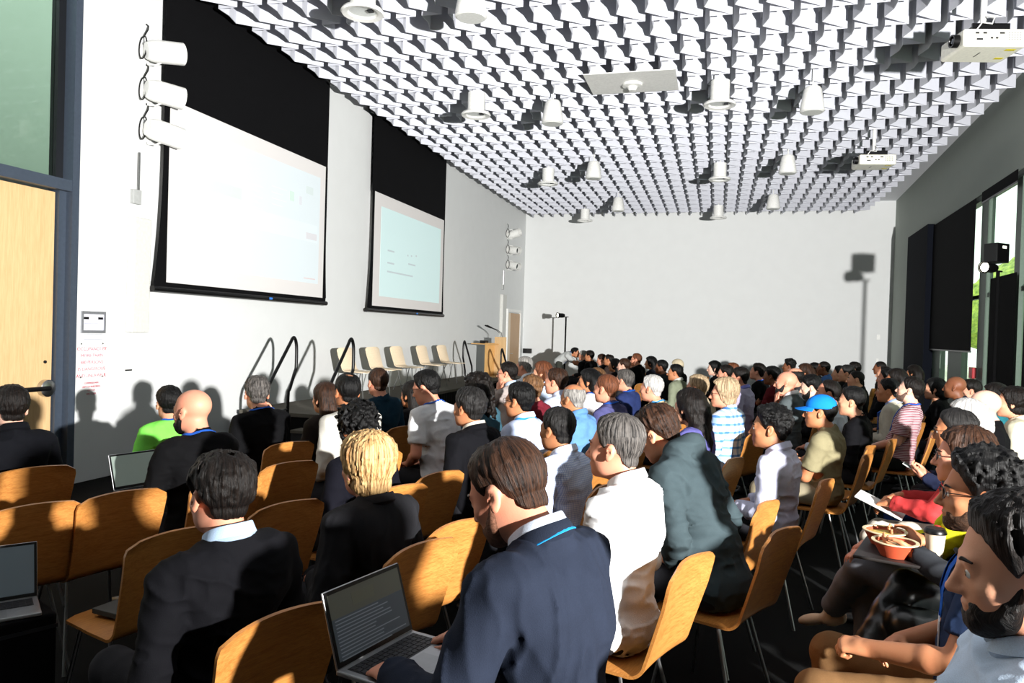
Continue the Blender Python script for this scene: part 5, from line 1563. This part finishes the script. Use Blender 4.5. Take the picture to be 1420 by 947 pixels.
person(235, 535, 'person in a lime green T-shirt with short black hair', 5.4, hair='short', hst=dict(t=.010, top=.012), hc='black', skin='light', top=(120, 214, 84), sleeve='short', arms='lap', res=.0078, htop=.132, lany='b', badge=False, hy=-.30)
person(357, 520, 'person in a black T-shirt with curly grey hair, resting head on a hand', 4.75, hair='curly', hst=dict(t=.010, top=.008, curl=.007), hc='salt', skin='pink', top=(10, 10, 12), sleeve='short', arms=('lap', 'cheek'), res=.0078, htop=.134, hy=-.42, hr=.0, lany='b', badge=False, lean=.12)
person(525, 510, 'person in a black vest over teal sleeves, nearest the stage chairs', 4.75, hair='recede', hst=dict(line='short', t=.008), hc='brown', skin='pink', top=(22, 50, 66), arms='lap', res=.0085, htop=.126, hy=-.35)
person(572, 530, 'person with long dark hair leaning close to the bright white T-shirt', 4.9, hair='long', hc='dark', skin='tan', top=(26, 24, 26), arms='lap', res=.009, htop=.130, fem=.8)
person(705, 502, 'person in a taupe sweater with glasses and one hand raised to the face', 4.9, hair='short', hst=dict(t=.010), hc='dark', skin='pink', top=(172, 160, 156), col=(176, 196, 220), arms=('cheek', 'lap'), res=.009, htop=.128, hy=.35, glasses=True, face=True)
person(728, 495, 'person with silver-grey hair in a white shirt near the lectern', 5.6, hair='thick', hst=dict(t=.010), hc='grey', skin='pink', top=(228, 232, 240), col=(228, 232, 240), arms='lap', res=.009, htop=.130, hy=.1)
person(753, 501, 'person with chin-length reddish-brown hair in a pale blue blouse', 4.9, hair='bob', hst=dict(long=.03), hc='red', skin='light', top=(190, 206, 230), arms='lap', res=.009, htop=.134, fem=.7, hy=.4, face=True)
person(828, 510, 'person with amber hair in a pale top beside the white blouse', 4.85, hair='bob', hc='lbrown', skin='light', top=(206, 196, 190), arms='lap', res=.011, htop=.134, fem=.7, hy=.2)
person(937, 505, 'person in a sage green shirt with slick black hair, seen in profile', 4.7, hair='short', hst=dict(t=.011, back=.006), hc='black', skin='tan', top=(132, 138, 116), col=(206, 204, 198), arms='lap', res=.010, htop=.130, hy=.35, face=True)
person(940, 498, 'person in black wearing a beige knitted head covering', 5.7, hair='bald', skin='tan', top=BLK, arms='lap', res=.011, htop=.140, hat=beanie, fem=.6)
person(990, 500, 'person with long black hair in a black top, alone before the pale back wall', 4.75, hair='long', hc='black', skin='pale', top=(16, 15, 18), arms='lap', res=.010, htop=.130, fem=.8, hy=.45, hp=-.1, face=True)
person(1007, 506, 'person in dark grey with side-parted hair left of the auburn hair', 3.85, hair='short', hc='dark', skin='pink', top=(40, 42, 46), arms='lap', res=.011, htop=.128, hy=.2)
person(1016, 503, 'person with auburn hair in a charcoal top behind the lavender shirt', 4.2, hair='short', hst=dict(t=.012), hc='red', skin='pale', top=(50, 48, 52), arms='lap', res=.011, htop=.130, hy=.25, face=True)
person(1095, 497, 'person with tall dark curls in a black top in the far rows', 3.95, hair='curly', hst=dict(t=.016, top=.02), hc='black', skin='brown', top=BLK, arms='lap', res=.010, htop=.146, hy=.2)
person(918, 499, 'person in charcoal leaning back left of the sage green shirt', 5.6, hair='short', hst=dict(t=.012), hc='black', skin='brown', top=(36, 40, 44), arms='lap', res=.011, htop=.130, hy=.2)
person(903, 494, 'person with shoulder-length black hair in dark navy, far rows', 6.4, hair='bob', hst=dict(long=.12), hc='black', skin='tan', top=(24, 26, 36), arms='lap', res=.011, htop=.134, fem=.7, hy=.3)
person(883, 490, 'person with a ginger beard and glasses in a black jacket', 6.9, hair='short', hst=dict(t=.012), hc='red', skin='pink', top=BLK, arms='lap', res=.011, htop=.130, beard=.008, hy=.35, glasses=True)
person(875, 494, 'person in dark clothes half hidden behind the ginger-bearded sitter', 7.5, hair='short', hc='dark', skin='pink', top=(36, 34, 38), arms='lap', res=.012, htop=.128, hy=.3)
person(866, 497, 'person with a short brown haircut in dark grey behind the grey-black hair', 6.0, hair='short', hc='brown', skin='pale', top=(46, 46, 50), arms='lap', res=.011, htop=.128, hy=.2)
person(853, 497, 'person with long black hair down the back near the far wall', 6.7, hair='long', hc='black', skin='tan', top=BLK, arms='lap', res=.011, htop=.130, fem=.8, hy=.2)
person(845, 491, 'person in dark brown with thinning hair, far row by the back wall', 7.9, hair='thin', hc='dark', skin='tan', top=(58, 46, 42), arms='lap', res=.012, htop=.126, hy=.2)
person(833, 491, 'person in black with brown hair, looking down, far row by the back wall', 8.3, hair='short', hc='brown', skin='pink', top=BLK, arms='lap', res=.012, htop=.128, hy=.4, hp=-.25)
person(818, 486, 'person in black, second from the lamp stand by the back wall', 9.0, hair='thick', hc='dark', skin='tan', top=BLK, arms='lap', res=.012, htop=.134, hy=.2)
person(809, 486, 'person with grey hair in black, closest to the lamp stand', 9.5, hair='short', hc='grey', skin='pink', top=(24, 24, 27), arms='lap', res=.012, htop=.128, hy=.2)
person(798, 482, 'person in a grey shirt bending forward over a table before the back wall', 9.85, turn=-160, hair='short', hc='black', skin='tan', top=(196, 198, 196), sleeve='short', stand=True, lean=1.05, slump=.25, hp=.2, arms=(((-.18, .70, .86), (0, .4, -1), (0, 0, -1), .4), ((.18, .70, .86), (0, .4, -1), (0, 0, -1), .4)), res=.011, htop=.128, lany='b', legs=(60, 62, 56))
# ---- the block across the aisle, on the right
person(1412, 684, 'person with a dark beard in a light blue shirt, arms folded, closest to the camera', z=1.425, turn=8, hair='short', hst=dict(t=.014, top=.012, streak=.004), hc='dark', skin='light', top=(188, 206, 226), sleeve='rolled', col=(190, 208, 228), res=.0058, hy=.10, hp=-.20, slump=.0, lean=-.24, arms='fold', legs=(110, 80, 50), beard=.006, face=True, htop=.134, amp=.006, belly=.02, lres=.009, name='near', lpose='high', cshift=-.10)
person(1364, 622, 'person in a navy T-shirt with greying black curls, glasses and a lanyard', z=1.365, turn=6, hair='curly', hst=dict(t=.022, top=.016, curl=.014), hc='black', skin='olive', top=(34, 48, 76), sleeve='short', res=.0060, hy=.12, hp=-.03, lean=-.06, slump=.08, arms=(((-.17, .30, .70), (.10, .95, -.05), (.4, 0, -1), 1.25), 'clasp'), legs=(112, 82, 52), lpose='wide', glasses=True, face=True, lany='b', htop=.144, beard=.003, lres=.010, name='curls')
person(1340, 592, 'person in a bright yellow sweater with brown hair and round earrings', z=1.33, turn=4, hair='wavy', hst=dict(line='woman', long=.05, bk=-.02), hc='brown', skin='pink', top=(206, 204, 34), res=.0066, hy=.10, lean=.04, arms=(((-.06, .42, .72), (-.1, .9, -.25), (0, -.3, -1), .55), ((.05, .40, .74), (-.2, .9, -.2), (0, -.3, -1), .5)), legs=(120, 122, 128), glasses=True, face=True, fem=.6, htop=.132, lres=.010, name='yellow', lpose='crossr', shoe=plain('beige_suede', (214, 190, 160), .8))
person(0, 0, 'person in a charcoal shirt holding food bowls, hidden behind the black curls', at=Vector((1.22, 3.42, 1.24)), turn=2, hair='short', hc='dark', skin='tan', top=(44, 46, 50), arms=(((-.12, .42, .83), (.1, .9, .0), (.5, .2, .6), .6), ((.12, .42, .83), (-.1, .9, .0), (-.5, .2, .6), .6)), legs='black_nylon', res=.008, htop=.128, lres=.009, name='bowls', lpose='cross')
person(1325, 566, 'person in a coral red sweater writing in a notebook', z=1.33, turn=2, hair='thin', hst=dict(bald=.5, by=-.02), hc='pepper', skin='tan', top=(196, 62, 62), res=.0072, hy=.05, hp=-.10, arms=(((-.06, .36, .74), (.3, .9, -.2), (0, -.3, -1), .7), ((.10, .34, .76), (-.4, .85, -.2), (0, -.3, -1), .6)), legs=(214, 206, 190), glasses=True, face=True, htop=.126, lres=.011, name='red')
person(1342, 553, 'person with pale grey hair in dark clothes beside the shaved pale head', z=1.33, hair='bob', hst=dict(t=.016, long=.03), hc='silver', skin='pink', top=(40, 46, 72), res=.0078, arms='phone', legs=(40, 60, 110), fem=.5, htop=.136, hy=.1, name='ash')
person(1367, 541, 'person with a pale shaved head in a plain black shirt', z=1.37, hair='bald', hc='dark', skin='pale', top=(11, 11, 13), arms='lap', res=.0072, htop=.118, hy=.15, face=True, wide=1.05)
person(1298, 524, 'person in a black top with sleek black hair, before the window slits', z=1.30, hair='bob', hst=dict(t=.010, long=.03), hc='black', skin='light', top=(14, 14, 16), arms='lap', res=.0085, htop=.130, fem=.7, hy=.05, face=True)
person(1326, 522, 'person with a shaved head in dark navy, before the window slits', z=1.345, hair='bald', hc='black', skin='brown', top=(26, 30, 44), arms='lap', res=.009, htop=.118, hy=-.1)
person(1347, 526, 'person with thick brown hair in a grey top beside the black blind', z=1.28, hair='thick', hc='dark', skin='pink', top=(120, 116, 108), arms='lap', res=.0085, htop=.136, hy=.2, face=True)
person(1381, 531, 'person in teal and green, in the shade of the black blind', z=1.31, hair='bob', hc='dark', skin='tan', top=(40, 110, 120), arms='lap', res=.009, htop=.134, fem=.6)
person(1404, 537, 'person in a cream linen jacket with dark brown hair', z=1.34, hair='pixie', hst=dict(t=.014), hc='dark', skin='light', top=(214, 208, 182), jacket=True, arms='lap', res=.0078, htop=.136, fem=.5, hy=.15, face=True)
print('people', sum(1 for o in COL.objects if o.name.startswith('person')))

# ---- chairs: one under every sitter, and the empty ones
for (x, y, rz, lab, cs) in SEATS:
    w_ = lab.split(' ')
    s = lab.replace('person', 'the person', 1).replace('older the', 'the older').replace('bald the', 'the bald')
    words_ = ('plywood chair under '+s).split(' ')
    if len(words_) > 15:
        cut = words_[:15]
        while cut[-1] in ('with', 'and', 'a', 'the', 'of', 'in', 'on', 'at', 'to', 'one', 'behind', 'before', 'beside', 'by', 'over', 'blue', 'black', 'from', 'light', 'dark', 'near', 'their', 'towards', 'short', 'white'): cut = cut[:-1]
        words_ = cut
    chair((x-cs*math.sin(rz), y+cs*math.cos(rz), 0), rz, ' '.join(words_).rstrip(','))
EMPTY = [(40, 698, 'empty plywood chair by the left edge, in front of the black shirt'), (112, 640, 'empty plywood chair nearest the dark door frame'), (165, 680, 'empty plywood chair with a head-and-shoulders shadow across its back'),
         (240, 733, 'empty plywood chair with a notebook and bag on its seat'), (390, 695, 'empty plywood chair beside the black sweater and blue collar'), (395, 640, 'empty plywood chair behind the black T-shirt'),
         (625, 722, 'empty plywood chair in front of the open laptop'), (602, 654, 'empty plywood chair right of the short blond hair'), (1050, 696, 'empty plywood chair right of the dark slate jacket'),
         (1198, 618, 'empty plywood chair at the row end past the black shirt'),          (975, 508, 'empty orange plywood chair against the back wall'), (965, 508, 'second empty orange plywood chair against the back wall')]
used = [(s[0], s[1]) for s in SEATS]
for (u, v, lab) in EMPTY:
    p = on_z(u, v, .86) if v > 530 else on_row(u, v, 5.9)
    b = Vector((p.x, p.y, 0))+FACE*.27
    if any((b.x-a)**2+(b.y-c_)**2 < .07 for a, c_ in used): print('SEAT TAKEN', lab); continue
    used.append((b.x, b.y)); chair(b, R(70), lab)
for i in range(len(SEATS)):
    for j in range(i):
        d = math.hypot(SEATS[i][0]-SEATS[j][0], SEATS[i][1]-SEATS[j][1])
        if d < .42: print('CLOSE %.2f' % d, SEATS[i][3][:45], '|', SEATS[j][3][:45], [round(q, 1) for q in SEATS[i][:2]])
# ------------------------------------------------------------------ things the sitters hold or have beside them
def framed(name_key):
    e, p = ALLP[name_key]; return e, p
M_ALU = plain('laptop_aluminium', (176, 178, 180), .35, .7); M_KEY = plain('laptop_keys', (22, 22, 24), .5)
def laptop(M, label, disp, strength=.5, w=.32, d=.22, tilt=108, lines=True, hh=.21):
    loc = M.to_translation(); rz = M.to_euler().z
    e = empty('laptop', loc, rz)
    MB().box((-w/2, -d/2, 0), (w/2, d/2, .014), bev=.004).build('base', M_ALU, e)
    k = MB()
    MB().box((-w*.44, -d*.02, .0142), (w*.44, d*.40, .0150)).build('keyboard_bed', M_KEY, e)
    kb = MB()
    for r_ in range(5):
        for c_ in range(13): kb.box((-w*.43+w*.86*c_/13+.0015, d*.0+d*.38*r_/5+.0015, .0150), (-w*.43+w*.86*(c_+1)/13-.0015, d*.0+d*.38*(r_+1)/5-.0015, .0165))
    kb.build('keyboard', plain('key_caps', (34, 34, 37), .6), e)
    MB().box((-w*.16, -d*.46, .0142), (w*.16, -d*.06, .0147)).build('trackpad', plain('trackpad_grey', (160, 162, 164), .3, .6), e)
    H = Matrix.Translation((0, d/2-.004, .012)) @ Matrix.Rotation(R(90-tilt), 4, 'X')
    lid = MB().box((-w/2, -.003, 0), (w/2, .004, hh), H, .003).build('screen', M_ALU, e)
    MB().box((-w/2+.002, -.0045, .004), (w/2-.002, -.003, hh-.002), H).build('bezel', M_BLACK, lid)
    dsp = MB().box((-w/2+.012, -.0052, .018), (w/2-.012, -.0045, hh-.012), H).build('display', emit('display_%d_%d_%d' % disp, disp, strength), lid)
    if lines:
        rnd = random.Random(3)
        t2 = MB().box((-w/2+.012, -.0056, .018), (w/2-.012, -.0052, hh*.62), H).build('document_page', emit('page_grey', (74, 84, 92), strength*.9), dsp)
        for i in range(12):
            z = hh*.58-.009*i; a = -w/2+.022; b = a+w*(.45+.4*rnd.random())
            MB().box((a, -.0060, z), (b, -.0056, z+.003), H).build('text_line', emit('text_line_grey', (128, 138, 146), strength*.9), t2)
        MB().box((-w/2+.10, -.0056, hh*.70), (-w/2+.19, -.0052, hh*.86), H).build('page_figure', emit('figure_grey', (96, 98, 84), strength*.9), dsp)
    return tag(e, label, 'laptop')
def local(key, x, y, z, rz=0):
    e, p = framed(key)
    return Matrix.Translation(Vector(e.location)) @ Matrix.Rotation(e.rotation_euler.z, 4, 'Z') @ Matrix.Translation((x, y, z)) @ Matrix.Rotation(rz, 4, 'Z')
laptop(local('navy', -.08, .46, .795, R(6)), 'open laptop with a grey document on the lap of the navy suit jacket', (92, 94, 84), .16, hh=.20)
laptop(local('baldy', -.04, .42, .690, R(4)), 'open laptop on the lap of the bald person with a beard', (120, 132, 124), .35, lines=False)
person(0, 0, 'person in brown outside the left edge with a laptop on one knee', at=Vector((-2.72, 1.78, 1.28)), turn=38, hair='short', hc='dark', skin='light', top=(60, 52, 46), arms='lap', res=.013, htop=.128, legs=(50, 40, 34), name='offleft') if False else None
b_ = on_z(-14, 826, .58)
bx = empty('flight_case', (b_.x, b_.y, 0), R(64))
MB().box((-.20, -.14, .015), (.20, .14, .50), bev=.012).build('case', plain('matt_black', (8, 8, 9), .9, spec=.1), bx)
MB().box((-.202, -.142, .44), (.202, .142, .455)).build('lid_seam', M_DARK, bx)
for sx in (-1, 1):
    for sy in (-1, 1): MB().lathe([(0, 0), (.02, 0), (.02, .015), (0, .015)], 12, TR((sx*.16, sy*.10, 0)), False).build('foot', M_DARK, bx)
tag(bx, 'black case standing on the floor under the laptop at the left edge', 'case')
laptop(Matrix.Translation((b_.x, b_.y, .501)) @ Matrix.Rotation(R(52), 4, 'Z'), 'open laptop with a pale page at the left edge on a black case', (110, 124, 132), .10, lines=False, w=.34, hh=.23)
# notebook and bag on the empty chair
q = on_z(240, 733, .86); q = Vector((q.x, q.y, 0))+FACE*.27
nb = empty('notebook', (q.x+.02, q.y, .462), R(82))
MB().box((-.11, -.15, 0), (.11, .15, .022), bev=.002).build('cover', plain('slate_cover', (60, 66, 64), .6), nb)
MB().box((-.108, -.148, .004), (.112, .148, .018)).build('pages', plain('red_page_edge', (120, 30, 30), .7), nb)
tag(nb, 'thick grey notebook with red page edges on an empty chair seat', 'notebook')
# bowls, cup and sauce held behind the black curls
def bowl(M, label, food):
    e = empty('food_bowl', M.to_translation(), M.to_euler().z)
    MB().lathe([(0, 0), (.055, 0), (.085, .055), (.088, .060), (.083, .060), (.054, .006), (0, .006)], 32, None, False).build('bowl', plain('terracotta_card', (178, 74, 44), .6), e, True)
    MB().lathe([(0, .042), (.074, .042), (.072, .047), (0, .052)], 28, None, False).build('food', plain('food_%d' % food[0], food, .6, vary=.3, scale=90), e, True)
    MB().lathe([(.078, .0605), (.092, .0605), (.092, .064), (.078, .064), (.078, .0605)], 32, None, False).build('lid_rim', plain('cream_rim', (214, 196, 158), .5), e, True)
    return tag(e, label, 'bowl')
bowl(local('bowls', -.10, .50, .80), 'terracotta paper bowl held nearest the camera beside the coffee cup', (172, 154, 112))
bowl(local('bowls', .075, .56, .80), 'terracotta paper bowl with yellow food behind the first bowl', (206, 180, 90))
cp = empty('coffee_cup', local('bowls', .0, .36, .80).to_translation())
MB().lathe([(0, 0), (.030, 0), (.040, .10), (.042, .105), (0, .105)], 28, None, False).build('cup', plain('cream_cup', (214, 196, 172), .6), cp, True)
MB().lathe([(.0445, .10), (.0445, .108), (.041, .116), (.036, .122), (0, .122), (0, .10)], 28, None, False).build('lid', M_BLACK, cp, True)
tag(cp, 'cream paper coffee cup with a black lid between the bowls', 'cup')
sb = empty('sauce_bottle', local('bowls', .12, .36, .80).to_translation())
MB().lathe([(0, 0), (.022, 0), (.024, .05), (.010, .075), (.010, .095), (0, .095)], 20, None, False).build('bottle', plain('amber_sauce', (190, 96, 24), .15), sb, True)
MB().lathe([(.012, .088), (.012, .108), (0, .108), (0, .088)], 16, None, False).build('cap', plain('red_cap', (190, 40, 30), .4), sb, True)
tag(sb, 'small amber sauce bottle with a red cap beside the coffee cup', 'bottle')
tr = empty('food_tray', local('bowls', .01, .49, .784).to_translation(), ALLP['bowls'][0].rotation_euler.z)
MB().box((-.20, -.15, 0), (.20, .16, .014), bev=.005).build('tray', plain('dark_tray', (34, 30, 28), .5), tr)
tag(tr, 'dark tray under the bowls and the coffee cup', 'tray')
# notebook of the coral sweater, phone
nt_ = empty('writing_pad', local('red', .02, .44, .70).to_translation(), ALLP['red'][0].rotation_euler.z)
MB().box((-.11, -.14, 0), (.11, .14, .010), TR((0, 0, 0), R(22))).build('pad', plain('white_paper', (236, 234, 228), .7), nt_)
MB().box((-.112, -.142, -.006), (.112, .142, -.001), TR((0, 0, 0), R(22))).build('backing', M_BLACK, nt_)
tag(nt_, 'white writing pad on the knees of the coral red sweater', 'notepad')
pe, pp = ALLP['ash']
ph = empty('smartphone', local('ash', 0, .36, .80).to_translation(), pe.rotation_euler.z)
MB().box((-.037, -.075, 0), (.037, .075, .008), TR((0, 0, 0), R(30)), .004).build('casing', M_WHITEPL, ph)
MB().box((-.034, -.070, .008), (.034, .070, .0088), TR((0, 0, 0), R(30))).build('display', M_BLACK, ph)
tag(ph, 'white smartphone in the hands of the pale grey-haired sitter', 'phone')
# ------------------------------------------------------------------ light
LP = Vector((3.2, 0.0, 1.97))
l = bpy.data.lights.new('flash_head', 'SPOT'); l.energy = 890; l.shadow_soft_size = .07; l.spot_size = R(150); l.spot_blend = 1.0; l.color = (1, .985, .96)
lo = bpy.data.objects.new('flash_head', l); COL.objects.link(lo); lo.location = LP
l.use_nodes = True
nt = l.node_tree; em = nt.nodes['Emission']; fo = nt.nodes.new('ShaderNodeLightFalloff'); fo.inputs['Strength'].default_value = 1.0; fo.inputs['Smooth'].default_value = 0
nt.links.new(fo.outputs['Linear'], em.inputs['Strength'])
lo.rotation_euler = (Vector((-6.2, 16.0, 4.5))-LP).to_track_quat('-Z', 'Y').to_euler()
# warm stage wash on the wall by the stage
l2 = bpy.data.lights.new('stage_wash', 'SPOT'); l2.energy = 160; l2.shadow_soft_size = .1; l2.spot_size = R(40); l2.spot_blend = .8; l2.color = (1, .86, .62)
lo2 = bpy.data.objects.new('stage_wash', l2); COL.objects.link(lo2); lo2.location = (ps.x-.5, ps.y, 3.1)
lo2.rotation_euler = (Vector((XL, 15.5, 1.6))-lo2.location).to_track_quat('-Z', 'Y').to_euler()
w = bpy.data.worlds.new('sky'); sc.world = w; w.use_nodes = True
bg = w.node_tree.nodes['Background']; bg.inputs[0].default_value = (.86, .93, 1, 1); bg.inputs[1].default_value = 2.2
sc.view_settings.view_transform = 'Standard'; sc.view_settings.look = 'None'; sc.view_settings.gamma = 1; sc.view_settings.use_curve_mapping = False
sc.view_settings.exposure = 0
sc.cycles.max_bounces = 7; sc.cycles.diffuse_bounces = 2; sc.cycles.transparent_max_bounces = 12; sc.cycles.use_denoising = True; sc.cycles.caustics_reflective = False; sc.cycles.caustics_refractive = False
sc.cycles.sample_clamp_indirect = 4.0
